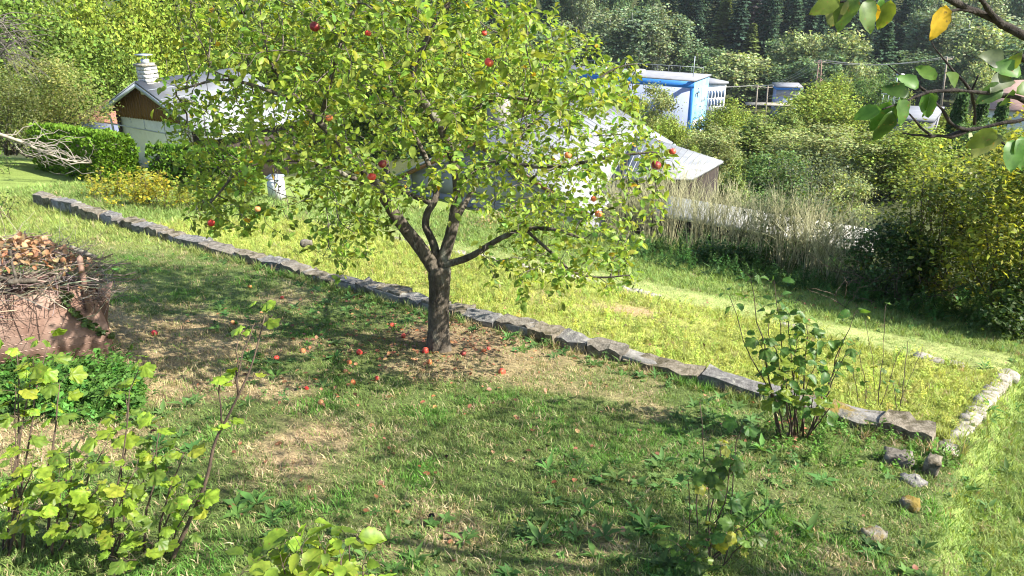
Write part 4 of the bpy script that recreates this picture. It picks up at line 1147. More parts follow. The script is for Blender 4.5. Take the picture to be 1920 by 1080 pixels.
# ------------------------------------------------------------------ the neighbouring tree whose twigs reach in at the right
ot = thing('overhanging_tree', 'dark branched tree reaching into the picture from beyond the right edge', 'tree', (4.3, 1.9, gz(4.3, 1.9)))
def PR(px, py, d): return PX(px, py, d)
tb = np.array([4.3, 1.9, gz(4.3, 1.9) - .05])
mb = MB(); tp = spline([tb, tb + [-.05, .05, 1.2], tb + [-.25, .1, 2.2], tb + [-.2, .2, 3.4]], .1); V, F = bark_tube(tp, np.linspace(.13, .06, len(tp)), 16, 77, .06)
obj('trunk', mk('trunk', V, F, BARK, smooth=True), ot)
OBR = [  # visible boughs: polylines in sight-line points
    ([tb + [-.25, .1, 2.2], PR(2150, 150, 2.2), PR(1985, 105, 2.15), PR(1905, 62, 2.1), PR(1855, 33, 2.08), PR(1795, 8, 2.05), PR(1740, -20, 2.0)], .03, .007),
    ([PR(1880, 46, 2.09), PR(1853, 15, 2.05), PR(1830, -10, 2.0)], .009, .005), ([PR(1835, 26, 2.07), PR(1795, 18, 2.04), PR(1773, 24, 2.02)], .006, .003),
    ([tb + [-.1, .1, 1.7], PR(2200, 260, 2.2), PR(2000, 210, 2.2), PR(1920, 226, 2.15), PR(1862, 234, 2.15), PR(1822, 243, 2.15), PR(1785, 238, 2.12), PR(1765, 205, 2.1), PR(1735, 180, 2.08)], .028, .003),
    ([PR(1815, 244, 2.15), PR(1785, 257, 2.14), PR(1745, 256, 2.12), PR(1692, 249, 2.1)], .009, .002), ([PR(1745, 256, 2.12), PR(1725, 240, 2.1), PR(1705, 215, 2.1), PR(1690, 205, 2.1)], .004, .002),
    ([PR(2050, 240, 2.2), PR(1960, 205, 2.12), PR(1905, 182, 2.08), PR(1850, 172, 2.05), PR(1790, 167, 2.03), PR(1740, 172, 2.0), PR(1700, 190, 1.98), PR(1655, 205, 1.95)], .011, .002),
    ([PR(1828, 235, 2.15), PR(1827, 200, 2.13), PR(1822, 172, 2.1), PR(1835, 140, 2.1)], .005, .002), ([PR(1740, 175, 2.02), PR(1700, 150, 2.05), PR(1665, 122, 2.08)], .004, .0015), ([PR(1818, 168, 2.05), PR(1790, 135, 2.05), PR(1765, 105, 2.05), PR(1743, 70, 2.05)], .004, .0012),
    ([PR(1990, 120, 2.1), PR(1925, 114, 2.08), PR(1906, 103, 2.08)], .012, .009), ([PR(1855, 240, 2.15), PR(1865, 255, 2.1), PR(1890, 275, 2.0)], .004, .002),
    ([PR(1740, -20, 2.0), PR(1680, -8, 1.95), PR(1620, -2, 1.92), PR(1575, 4, 1.9)], .005, .002),
]
for p, r0, r1 in OBR:
    c = spline(p, .035); w = np.cumsum(rng.normal(size=c.shape), 0) * .0016; w -= w[-1] * np.linspace(0, 1, len(c))[:, None]; c = c + w
    V, F = bark_tube(c, np.linspace(r0, r1, len(c)) * (1 + .14 * rng.normal(size=len(c))), 8, 5, .05); obj('bough', mk('bough', V, F, BARKD, smooth=True), ot)
OL = leaf_meshes('leaf', L_FINE, jit((.09, .165, .035), 6, .2, .1).tolist() + [(.16, .21, .035), (.14, .17, .10)], LEAF)
YL = leaf_meshes('leaf', L_FINE[:1], [(.60, .38, .035)], LEAF)
dn = np.array([0, 0, -1.])
for px, py, y, dx, dz, sz, yel in [(1652, 205, 1.96, -.6, -.25, .075, 0), (1668, 190, 1.97, -.3, -.9, .095, 0), (1672, 208, 1.96, -.15, -1, .10, 0), (1700, 192, 1.98, -.5, -.9, .07, 0), (1690, 182, 1.98, .1, -1, .08, 0), (1705, 180, 1.98, -.9, .3, .08, 0), (1735, 172, 2.0, .3, -.8, .08, 0), (1748, 172, 2.0, .15, -.7, .09, 0), (1722, 165, 2.0, -.7, .4, .07, 0),
                               (1880, 128, 2.08, -.7, .35, .085, 0), (1885, 132, 2.08, .2, .5, .06, 0), (1900, 150, 2.06, -.9, -.3, .09, 0), (1915, 140, 2.06, -.6, .2, .095, 0), (1905, 175, 2.05, .4, .3, .09, 0), (1880, 160, 2.05, -.8, -.5, .09, 0), (1900, 168, 2.05, .1, -.8, .07, 0), (1880, 255, 2.0, -.5, -.7, .10, 0), (1900, 262, 2.0, -.2, -.9, .10, 0), (1915, 255, 2.0, .1, -.8, .10, 0), (1870, 245, 2.0, -.7, -.5, .09, 0),
                               (1575, 2, 1.9, -.8, -.3, .08, 0), (1590, 0, 1.9, -.3, -.8, .08, 0), (1610, -2, 1.9, -.4, -.9, .09, 0), (1630, -2, 1.92, .1, -1, .09, 0), (1650, -2, 1.92, .2, -1, .08, 0), (1670, 0, 1.93, -.1, -1, .08, 0), (1640, 5, 1.92, .0, -1, .06, 1), (1773, 10, 2.02, -.25, -1, .095, 1), (1755, 150, 2.02, -.6, .5, .07, 0), (1790, 165, 2.03, -.5, .6, .06, 0)]:
    put_leaf((YL if yel else OL)[0 if yel else rng.integers(0, 8)], PX(px, py, y), unit(np.array([dx, rng.normal() * .3, dz])), np.array([.3 * rng.normal(), -1, .45 + .4 * rng.random()]), sz * .92, ot)
# crown above and beyond the frame (it shades the slope)
cb = MB(); CC = np.array([3.95, 2.2, gz(4.3, 1.9) + 4.0]); npts = []
for i in range(42):
    v = rand_unit(1)[0] * rng.random() ** .4; p = CC + v * [1.95, 1.9, 1.45]
    if proj(p)[0][2] > .3:
        q = proj(p)[0]
        if -60 < q[0] < 1990 and q[1] > -60: continue
    npts.append(p)
    a = tp[rng.integers(len(tp) // 2, len(tp))]; c = curve(a, p, 7, .08); cb.tube(c, np.linspace(.018, .004, 7), 5)
obj('branches', cb.mesh('branches', TWIGM), ot, kind='stuff')
PP = np.concatenate([p + rng.normal(size=(46, 3)) * .2 for p in npts]); n = len(PP); q = proj(PP); out = ~((q[:, 0] > -40) & (q[:, 0] < 1960) & (q[:, 1] > -40) & (q[:, 2] > 0)); PP = PP[out]; n = len(PP)
V, F, t = leaves(L_APPLE, PP, rand_unit(n) * [1, 1, .5], np.tile([0, 0, 1.], (n, 1)) + .6 * rand_unit(n), .06 + .035 * rng.random(n), jit((.09, .165, .035), n))
obj('foliage', mk('foliage', V, F, LEAF, t), ot, kind='stuff')

# ------------------------------------------------------------------ houses
def local(root_loc, th):
    lx = np.array([math.cos(th), -math.sin(th), 0]); ly = np.array([math.sin(th), math.cos(th), 0]); o = np.array(root_loc, float)
    return lambda x, y, z=0.0: o + lx * x + ly * y + np.array([0, 0, z])

# the cottage on the left: apex and slopes measured from the photograph
TH = .489; ap = PX(253, 155, 24.78); W, RISE, LEN = 4.0, .98, 4.4
ch = thing('cottage', 'white cottage with pale sheet roof, brown scalloped gable and brick chimney', 'cottage', (ap[0], ap[1], gz(ap[0], ap[1])))
Lc = local(ap, TH)
def pr(f, poly, vec): return [f(*p) for p in poly]
zb = -3.4; hw = W / 2 - .28; ez = -RISE * hw / (W / 2)
WR = 3.2; RR = -RISE * WR / (W / 2)                      # the right slope runs further down
mb = MB(); mb.prism([Lc(-hw, .35, zb), Lc(hw, .35, zb), Lc(hw, .35, ez - .1), Lc(0, .35, -.1), Lc(-hw, .35, ez - .1)], Lc(0, LEN - .7) - Lc(0, 0)); obj('wall', mb.mesh('wall', WHITE), ch)
mb = MB(); mb.prism([Lc(hw + .01, .45, zb), Lc(WR - .4, .45, zb), Lc(WR - .4, .45, RR + .12), Lc(hw + .01, .45, ez - .12)], Lc(0, LEN - .9) - Lc(0, 0)); obj('side_room', mb.mesh('side_room', DARKW), ch)
for sg, wq in ((-1, W / 2), (1, WR)):
    rq = -RISE * wq / (W / 2)
    q = [Lc(0, 0, .0), Lc(sg * wq, 0, rq), Lc(sg * wq, LEN, rq), Lc(0, LEN, 0)]
    q = [q[i] for i in ((0, 1, 2, 3) if sg > 0 else (0, 3, 2, 1))]
    mb = MB(); mb.prism(q, (0, 0, .05)); rf = obj('roof', mb.mesh('roof', ROOFM), ch)
    for k in range(1, 6):
        f_ = k / 6; a_, b_ = Lc(sg * wq * f_, .02, rq * f_ + .055), Lc(sg * wq * f_, LEN - .02, rq * f_ + .055); mb = MB(); mb.tube([a_, b_], .014, 4); obj('seam', mb.mesh('seam', TIN), rf)
    mb = MB(); mb.prism([Lc(0, -.03, -.02), Lc(sg * wq, -.03, rq - .02), Lc(sg * wq, -.03, rq - .15), Lc(0, -.03, -.15)], (Lc(0, .026) - Lc(0, 0))); obj('barge_board', mb.mesh('barge_board', TIN), ch)
# gable boards with scalloped ends
mb = MB(); nbd = 26
gb = obj('gable', (lambda m: m)(mk('gable', np.array([Lc(-hw, .345, ez - .12), Lc(hw, .345, ez - .12), Lc(0, .345, -.06)]), np.array([[0, 1, 2]]), BROWN)), ch)
bdme = []
for k in range(nbd):
    x0, x1 = -hw + 2 * hw * k / nbd, -hw + 2 * hw * (k + 1) / nbd; w_ = (x1 - x0) * .96; bz = -RISE - .22
    tz = lambda x: -RISE * abs(x) / (W / 2) - .03
    pts = [Lc(x0, .30, bz), Lc(x0 + w_ * .25, .30, bz - .05), Lc(x0 + w_ * .5, .30, bz - .065), Lc(x0 + w_ * .75, .30, bz - .05), Lc(x0 + w_, .30, bz), Lc(x0 + w_, .30, tz(x0 + w_)), Lc(x0, .30, tz(x0))]
    mb = MB(); mb.prism(pts, Lc(0, .03) - Lc(0, 0)); obj('board', mb.mesh('board', BROWN), gb)
mb = MB(); mb.prism([Lc(-hw - .02, .33, zb), Lc(-hw + .13, .33, zb), Lc(-hw + .13, .33, -RISE - .24), Lc(-hw - .02, .33, -RISE - .24)], Lc(0, .02) - Lc(0, 0) - (Lc(0, .06) - Lc(0, 0))); obj('corner_post', mb.mesh('corner_post', DARKW), ch)
mb = MB(); mb.tube([Lc(-W / 2 - .06, .0, -RISE - .1), Lc(-W / 2 - .06, LEN, -RISE - .12)], .06, 8); obj('gutter', mb.mesh('gutter', DARKW), ch)
mb = MB(); mb.tube(spline([Lc(-W / 2 + .02, .1, -RISE - .14), Lc(-W / 2 + .05, .12, -RISE - .26), Lc(-hw - .1, .14, -RISE - .45), Lc(-hw - .1, .14, zb)], .1), .035, 8)
mb.tube([Lc(-hw - .1, .14, -RISE - .52), Lc(hw * .6, .16, -RISE - .62)], .025, 6); mb.tube([Lc(-.2, .2, -RISE - .28), Lc(-.2, .2, -RISE - .6)], .015, 6); mb.tube([Lc(-.9, .22, -RISE - .28), Lc(-.9, .22, -RISE - .42)], .015, 6); obj('pipe', mb.mesh('pipe', TIN), ch)
cc0 = local(Lc(0, .52, -.04), TH); cw = .44
chim = obj('chimney', None, ch) if False else None
mb = MB(); mb.prism([cc0(-cw / 2 + .01, -cw / 2 + .01, -.4), cc0(cw / 2 - .01, -cw / 2 + .01, -.4), cc0(cw / 2 - .01, cw / 2 - .01, -.4), cc0(-cw / 2 + .01, cw / 2 - .01, -.4)], (0, 0, .9)); chim = obj('chimney', mb.mesh('chimney', MORTAR), ch)
rows = 7; bh = .9 / rows - .004
for rw in range(rows):
    z0 = -.38 + rw * .9 / rows
    for face in range(4):
        ca, sa = math.cos(face * math.pi / 2), math.sin(face * math.pi / 2)
        cuts = [-.5, -.17, .17, .5] if rw % 2 else [-.5, 0, .5]
        for a_, b_ in zip(cuts[:-1], cuts[1:]):
            x0, x1 = a_ * cw + .006, b_ * cw - .006; y0 = -cw / 2 - .012
            pts = [(x0, y0), (x1, y0), (x1, y0 + .03), (x0, y0 + .03)]
            mb = MB(); mb.prism([cc0(px * ca - py * sa, px * sa + py * ca, z0) for px, py in pts], (0, 0, bh - .008)); obj('brick', mb.mesh('brick', BRICKW), chim)
mb = MB(); k_ = cw / 2 + .06; mb.prism([cc0(-k_, -k_, .52), cc0(k_, -k_, .52), cc0(k_, k_, .52), cc0(-k_, k_, .52)], (0, 0, .07)); obj('cap', mb.mesh('cap', PALEST), chim)
mb = MB(); mb.tube([cc0(-.02, 0, .58), cc0(-.02, 0, .72)], .13, 12)
obj('flue', mb.mesh('flue', TIN), chim)
mb = MB(); mb.prism([cc0(-.26, -.16, .84), cc0(.2, -.16, .84), cc0(.2, .16, .84), cc0(-.26, .16, .84)], (0, 0, .035))
for sx in (-1, 1): mb.tube([cc0(-.02 + .1 * sx, 0, .7), cc0(-.02 + .12 * sx, 0, .84)], .012, 4)
obj('rain_hood', mb.mesh('rain_hood', TIN), chim)

# blue shed with a red roof left of the cottage, and pale roofs among the bushes
def shed(name, label, cat, corner, th, W, D, H, wmat, rmat, rise=.4, over=.2, plane='gable'):
    f = local(corner, th); r = thing(name, label, cat, corner)
    mb = MB(); mb.prism([f(0, 0, -H), f(W, 0, -H), f(W, D, -H), f(0, D, -H)], (0, 0, H - .01)); obj('wall', mb.mesh('wall', wmat), r)
    if plane == 'gable':
        for sg in (0, 1):
            q = [f(-over, D / 2, rise), f(-over, -over, -.02), f(W + over, -over, -.02), f(W + over, D / 2, rise)] if sg == 0 else [f(-over, D / 2, rise), f(W + over, D / 2, rise), f(W + over, D + over, -.02), f(-over, D + over, -.02)]
            mb = MB(); mb.prism(q, (0, 0, .06)); obj('roof', mb.mesh('roof', rmat), r)
        mb = MB(); mb.prism([f(W - .02, 0, -.01), f(W - .02, D, -.01), f(W - .02, D / 2, rise - .03)], f(-.05, 0) - f(0, 0)); obj('gable', mb.mesh('gable', wmat), r)
    else:
        q = [f(-over, -over, 0), f(W + over, -over, 0), f(W + over, D + over, rise), f(-over, D + over, rise)]
        mb = MB(); mb.prism(q, (0, 0, .1)); obj('roof', mb.mesh('roof', rmat), r)
    return r
shed('shed', 'lavender blue shed with red roof edge peeping out left of the cottage', 'shed', PX(150, 222, 29.5), .45, 3.2, 3.0, 3.2, LAV, PINKT, .45)
shed('house', 'far house roof of pale blue sheet above the grey green bush', 'house', PX(96, 126, 44), .5, 2.4, 5, 4, WHITE, ROOFM, .9, .3)
shed('house', 'pale roof at the far left edge among the bushes', 'house', PX(10, 122, 42), .5, 1.2, 5, 4, WHITE, ROOFM, .5, .3)
shed('low_wall', 'short orange brick pier left of the clipped hedge', 'brick pier', PX(70, 242, 22), .5, .45, .4, 2, PINKT, PALEST, .02, .05)

# the big white house behind the apple tree
TH2 = .423; ap2 = PX(890, 263, 21.0); W2, R2, LEN2 = 6.97, 1.73, 9.9
wh = thing('white_roofed_house', 'low house with a wide pale sheet roof and grey panel gable behind the apple tree', 'house', (ap2[0], ap2[1], gz(ap2[0], ap2[1])))
Lw = local(ap2, TH2); hw = W2 / 2 - .25; ez = -R2 * hw / (W2 / 2); zb = -4.2
mb = MB(); mb.prism([Lw(-hw, .3, zb), Lw(hw, .3, zb), Lw(hw, .3, ez - .06), Lw(0, .3, -.06), Lw(-hw, .3, ez - .06)], Lw(0, LEN2 - .6) - Lw(0, 0)); wl = obj('wall', mb.mesh('wall', CONC), wh)
for sg in (-1, 1):
    q = [Lw(0, 0, 0), Lw(sg * W2 / 2, 0, -R2), Lw(sg * W2 / 2, LEN2, -R2), Lw(0, LEN2, 0)]; q = [q[i] for i in ((0, 1, 2, 3) if sg > 0 else (0, 3, 2, 1))]
    mb = MB(); mb.prism(q, (0, 0, .06)); rf = obj('roof', mb.mesh('roof', ROOFM), wh)
    rib, rf_ = tube([(0, 0, 0), (0, 0, 1)], .02, 4)
    for k in range(1, 26):
        y_ = LEN2 * k / 26; mb = MB(); mb.tube([Lw(sg * .05, y_, .062 - .02), Lw(sg * (W2 / 2 - .02), y_, -R2 + .06)], .022, 4); obj('seam', mb.mesh('seam', ROOFM), rf)
    mb = MB(); mb.prism([Lw(0, -.03, -.02), Lw(sg * W2 / 2, -.03, -R2 - .02), Lw(sg * W2 / 2, -.03, -R2 - .13), Lw(0, -.03, -.13)], Lw(0, .026) - Lw(0, 0)); obj('barge_board', mb.mesh('barge_board', BROWN), wh)
    mb = MB(); mb.tube([Lw(sg * (W2 / 2 + .06), .0, -R2 - .04), Lw(sg * (W2 / 2 + .06), LEN2, -R2 - .05)], .07, 8); obj('gutter', mb.mesh('gutter', TIN), wh)
for i in range(7):
    for j in range(3):
        x0 = -hw + .02 + i * (2 * hw / 7); x1 = x0 + 2 * hw / 7 - .03; z0 = -1.75 - .72 * (2 - j) + .0; z1 = min(z0 + .69, ez - .12 if False else 9)
        lim = lambda x: -R2 * abs(x) / (W2 / 2) - .12
        if max(lim(x0), lim(x1)) < z0 + .15: continue
        mb = MB(); mb.prism([Lw(x0, .27, z0), Lw(x1, .27, z0), Lw(x1, .27, min(z1, lim(x1))), Lw(x0, .27, min(z1, lim(x0)))], Lw(0, .026) - Lw(0, 0)); obj('panel', mb.mesh('panel', CONC), wl)
for x0, x1 in ((-.55, -.1), (.75, 1.5), (1.75, 2.4)):
    mb = MB(); mb.prism([Lw(x0, .262, -2.62), Lw(x1, .262, -2.62), Lw(x1, .262, -2.42), Lw(x0, .262, -2.42)], Lw(0, .03) - Lw(0, 0)); obj('vent', mb.mesh('vent', DARKW), wl)
mb = MB(); mb.prism([Lw(-hw - .03, .22, zb), Lw(hw + .03, .22, zb), Lw(hw + .03, .22, -3.2), Lw(-hw - .03, .22, -3.2)], Lw(0, .076) - Lw(0, 0)); obj('plinth', mb.mesh('plinth', OCHRE), wh)
cf = local(PX(935, 205, 25.5), TH2); mb = MB(); mb.prism([cf(-.3, -.3, -1), cf(.3, -.3, -1), cf(.3, .3, -1), cf(-.3, .3, -1)], (0, 0, 1.55)); c_ = obj('chimney', mb.mesh('chimney', MORTAR), wh)
mb = MB(); mb.tube([cf(0, 0, .5), cf(0, 0, 1.05)], .15, 10); obj('flue', mb.mesh('flue', TIN), c_)
# lean-to roof right of it, and the low sheds behind the broom
def slab(name, label, cat, q, mat, rmat, drop, th=.12, ribs=0, posts=0):
    q = [np.array(p) for p in q]; r = thing(name, label, cat, (q[0][0], q[0][1], gz(q[0][0], q[0][1])))
    mb = MB(); mb.prism(q, (0, 0, th)); rf = obj('roof', mb.mesh('roof', rmat), r)
    for k in range(ribs):
        f_ = (k + .5) / ribs; mb = MB(); mb.tube([q[0] + (q[1] - q[0]) * f_ + [0, 0, th], q[3] + (q[2] - q[3]) * f_ + [0, 0, th]], .02, 4); obj('seam', mb.mesh('seam', rmat), rf)
    c = sum(q) / 4; w = [c + (p - c) * .93 for p in q]
    if posts == 0:
        mb = MB(); zz = min(p[2] for p in w) - drop; V = np.array([[p[0], p[1], zz] for p in w] + [p - [0, 0, .004] for p in w]); mb.add(V, [[0, 1, 5, 4], [1, 2, 6, 5], [2, 3, 7, 6], [3, 0, 4, 7]]); obj('wall', mb.mesh('wall', mat), r)
    else:
        for k in range(posts):
            for a_, b_ in ((0, 1), (3, 2)):
                p = w[a_] + (w[b_] - w[a_]) * k / (posts - 1); mb = MB(); mb.box((p[0], p[1], p[2] - drop / 2), (.12, .12, drop), .5); obj('post', mb.mesh('post', mat), r)
        p, p2 = w[0] - [0, 0, .12], w[1] - [0, 0, .12]; mb = MB(); mb.tube([p, p2], .08, 6); obj('beam', mb.mesh('beam', mat), r)
        p, p2 = w[3] - [0, 0, .3], w[2] - [0, 0, .3]; mb = MB(); V = np.array([p, p2, p2 - [0, 0, drop], p - [0, 0, drop]]); mb.prism(V, (0, .05, 0)); obj('back_wall', mb.mesh('back_wall', mat), r)
    return r
slab('lean_to', 'ribbed pale metal roof with white gutter right of the big white roof', 'shed', [PX(1165, 338, 21), PX(1300, 338, 20.5), PX(1356, 306, 24), PX(1200, 255, 27)], DARKW, ROOFM, 1.6, .07, 14)  # dark wall colour stands in for shade under the roof
slab('open_shed', 'long low shed with a pale flat roof half hidden behind the dry broom', 'shed', [PX(1225, 404, 16.3), PX(1640, 478, 14.4), PX(1650, 440, 16.2), PX(1240, 372, 18.6)], DARKW, FELT, 1.6, .1, 0, 6)

# ------------------------------------------------------------------ clipped hedges, meter box, dead branch
def hedge(name, label, p0, p1, w, h, col, n):
    p0, p1 = np.array(p0[:2]), np.array(p1[:2]); d = p1 - p0; L = np.hypot(*d); d /= L; nn_ = np.array([-d[1], d[0]])
    r = thing(name, label, 'hedge', (*(p0 + d * L / 2), gz(*(p0 + d * L / 2))))
    P, N = [], []
    for _ in range(n):
        u, v, z = rng.random(), rng.random() * 2 - 1, rng.random(); k = rng.random()
        if k < .34: z = 1; nr = np.array([0, 0, 1.])
        elif k < .72: v = -1 if rng.random() < .75 else 1; nr = np.array([*(nn_ * v), 0])
        else: u = float(rng.random() < .85); nr = np.array([*(d * (1 if u else -1)), 0])
        rd = .10 * (1 - min(1, (1 - z) * 6)) if abs(v) > .8 else 0
        b = .16 * (fbm(u * L * 2 + 5 * z, v + 7 * z, .8, 91, 2) - .5)
        q = p0 + d * u * L + nn_ * v * (w / 2 - rd); zz = gz(*q) + h * z - rd
        P.append(np.array([*q, zz]) + nr * (b + rng.normal() * .025)); N.append(nr)
    P, N = np.array(P), np.array(N)
    D = unit(N * .7 + np.array([0, 0, .55]) + .6 * rng.normal(size=P.shape))
    V, F, t = leaves(L_WIDE, P, D, rand_unit(n), .055 + .06 * rng.random(n), jit(col, n, .25, .08)); obj('foliage', mk('foliage', V, F, FOL, t), r, kind='stuff')
    mb = MB(); c = p0 + d * L / 2; mb.box((*c, gz(*c) + h * .42), (L - .16, w - .16, h * .84), math.atan2(d[1], d[0])); obj('hedge_core', mb.mesh('hedge_core', TWIGM), r)  # solid core box added inside the leaves to block the view through
    return r
ha, hb = PX(102, 300, 21.5), PX(226, 318, 18.6)
hedge('clipped_hedge', 'bright green clipped hedge left of the white cottage wall', ha, hb, 1.0, 1.25, (.11, .20, .02), 9000)
ha, hb = PX(300, 312, 19.3), PX(470, 330, 19.0)
hedge('clipped_hedge', 'clipped hedge right of the cottage wall behind the apple leaves', ha, hb, .9, 1.05, (.09, .17, .02), 6000)
mp = gp(520, 376)
mbx = thing('meter_box', 'small white electric meter box standing on the lawn behind the apple tree', 'meter box', mp)
ax_ = local(mp, .3)
mb = MB(); mb.prism([ax_(-.17, -.1, .05), ax_(.17, -.1, .05), ax_(.17, .14, .05), ax_(-.17, .14, .05)], (0, 0, .5)); obj('cabinet', mb.mesh('cabinet', WHITE), mbx)
mb = MB(); mb.prism([ax_(-.15, -.112, .09), ax_(.15, -.112, .09), ax_(.15, -.112, .50), ax_(-.15, -.112, .50)], ax_(0, .01) - ax_(0, 0)); dr = obj('door', mb.mesh('door', WHITE), mbx)
mb = MB(); mb.prism([ax_(-.2, -.14, .552), ax_(.2, -.14, .552), ax_(.2, .17, .60), ax_(-.2, .17, .60)], (0, 0, .03)); obj('lid', mb.mesh('lid', TIN), mbx)
mb = MB(); mb.prism([ax_(-.14, -.06, -.1), ax_(.14, -.06, -.1), ax_(.14, .1, -.1), ax_(-.14, .1, -.1)], (0, 0, .148)); obj('base', mb.mesh('base', MORTAR), mbx)
db = thing('fallen_branch', 'long pale dead branch with bare twigs lying beside the left clipped hedge', 'branch', gp(180, 310))
main = spline([PX(-60, 232, 17.0), PX(0, 252, 17.2), PX(45, 268, 17.4), PX(80, 284, 17.6), PX(115, 297, 17.8), PX(150, 305, 18), PX(172, 305, 18.2)], .15)
mb = MB(); mb.tube(main, np.linspace(.05, .012, len(main)), 7); obj('limb', mb.mesh('limb', PALETW, True), db)
mb = MB()
for i in range(34):
    a = main[rng.integers(len(main) // 4, len(main))]; tip = PX(rng.uniform(20, 180), rng.uniform(235, 325), 17.3 + rng.random() * 1.2) if i < 34 else PX(rng.uniform(130, 182), rng.uniform(255, 315), 17.5 + rng.random())
    mb.tube(curve(a, tip, 8, .17), np.linspace(.012, .004, 8), 4)
obj('twigs', mb.mesh('twigs', PALETW), db, kind='stuff')
# low yellow bushes behind the far end of the wall
def lowbush(name, label, px0, px1, py, y, n, col, ls, h, cat='bush', group=None, mat=None, drop=0.0):
    c0, c1 = gp(px0, py), gp(px1, py); c = (c0 + c1) / 2
    r = thing(name, label, cat, c, group); P, D = [], []; mb = MB()
    w = np.hypot(*(c1 - c0)[:2]) / 2
    for s_ in range(max(10, n // 60)):
        u = rng.uniform(-1, 1); b_ = c + (c1 - c0) / 2 * u + rng.normal(size=3) * [.1, .3, 0]; b_[2] = gz(b_[0], b_[1]) - drop
        hh = h * (.55 + .5 * rng.random()) * (1 - .35 * u * u); tip = b_ + [rng.normal() * .18, rng.normal() * .18, hh]; cv = curve(b_, tip, 6, .07); mb.tube(cv, np.linspace(.007, .002, 6), 4)
        m = n // max(10, n // 60); f = .25 + .75 * rng.random(m); q = np.stack([np.interp(f * 5, np.arange(6), cv[:, i]) for i in range(3)], 1) + rng.normal(size=(m, 3)) * [.09, .09, .05]
        P.append(q)
    P = np.concatenate(P); m = len(P)
    obj('stems', mb.mesh('stems', STEMM), r, kind='stuff')
    V, F, t = leaves(L_WIDE if mat is None else mat, P, rand_unit(m) * [1, 1, .5] - [0, 0, .1], np.tile([0, 0, 1.], (m, 1)) + .6 * rand_unit(m), ls * (.6 + .7 * rng.random(m)), jit(col, m, .22, .1))
    obj('foliage', mk('foliage', V, F, LEAF, t), r, kind='stuff'); return r
lowbush('yellowing_bush', 'yellowing currant bush at the foot of the left clipped hedge', 190, 262, 372, 0, 1000, (.30, .30, .04), .065, .75)
lowbush('yellowing_bush', 'yellow leaved bush in front of the gap between the two hedges', 258, 345, 388, 0, 1300, (.33, .31, .035), .065, .85)
lowbush('yellowing_bush', 'low pale green bush in front of the right clipped hedge', 345, 430, 392, 0, 900, (.22, .28, .05), .06, .7)
lowbush('green_bush', 'small green bush at the left edge beside the lawn', -60, 12, 325, 0, 900, (.09, .17, .03), .06, 1.0)
lowbush('green_bush', 'dark leafy bush close to the left edge above the rusty bin', -60, 8, 415, 0, 200, (.08, .13, .03), .05, .6)
lowbush('green_bush', 'leafy green bush under the crown beside the meter box', 425, 480, 368, 0, 900, (.10, .18, .03), .06, .8)
lowbush('dry_weeds', 'dry straw coloured weeds along the foot of the grey panel gable', 905, 1090, 428, 0, 900, (.34, .29, .15), .06, .5, 'weeds')

# ------------------------------------------------------------------ the dry broom hedge and the big shrubs on the right
def broom_proto(seed, h=1.75, nst=54):
    g = np.random.default_rng(seed); mb = MB()
    for i in range(nst):
        a = g.random() * 6.28; b_ = np.array([math.cos(a), math.sin(a), 0]) * .16 * math.sqrt(g.random()); ln = .34 * g.random() ** .7
        tip = b_ + np.array([math.cos(a) * ln * h, math.sin(a) * ln * h, h * (.62 + .42 * g.random())]); c = curve(b_, tip, 6, .045, -.03, g)
        cl = np.array([.47, .445, .26]) * (.7 + .5 * g.random()) if g.random() < .85 else np.array([.16, .17, .07])
        mb.tube(c, np.linspace(.007, .0028, 6), 3, cl * .72)
        for k in range(8):
            f_ = .60 + .38 * g.random(); p = np.array([np.interp(f_ * 5, np.arange(6), c[:, j]) for j in range(3)]); d = unit(tip - b_) + g.normal(size=3) * .28
            q = p + d * (.22 + .3 * g.random()); mb.tube([p, (p + q) / 2 + g.normal(size=3) * .02, q], [.0032, .0028, .002], 3, cl)
    return mb.mesh('stalks', TWT, tinted=True)
BP = [broom_proto(i) for i in range(3)]
BROOM = [(1175, 452, 1), (1215, 458, .95), (1255, 466, 1.05), (1300, 478, 1.0), (1345, 488, 1.08), (1385, 498, 1.0), (1425, 508, 1.05), (1468, 517, 1.0), (1510, 528, 1.0), (1555, 538, .95), (1600, 548, .9), (1150, 440, .8)]
for i, (px, py, s_) in enumerate(BROOM):
    p = gp(px, py); p[2] -= .03
    r = thing('broom_shrub', 'straw coloured bare broom shrub in the dry hedge along the lower lawn', 'broom shrub', p, 'dry broom shrubs in the hedge along the lower lawn', rng.random() * 6.28)
    r.scale = (.8 * s_, .8 * s_, .76 * s_ * (1.0 + .1 * rng.normal())); o = obj('stalks', BP[i % 3], r, world=False)
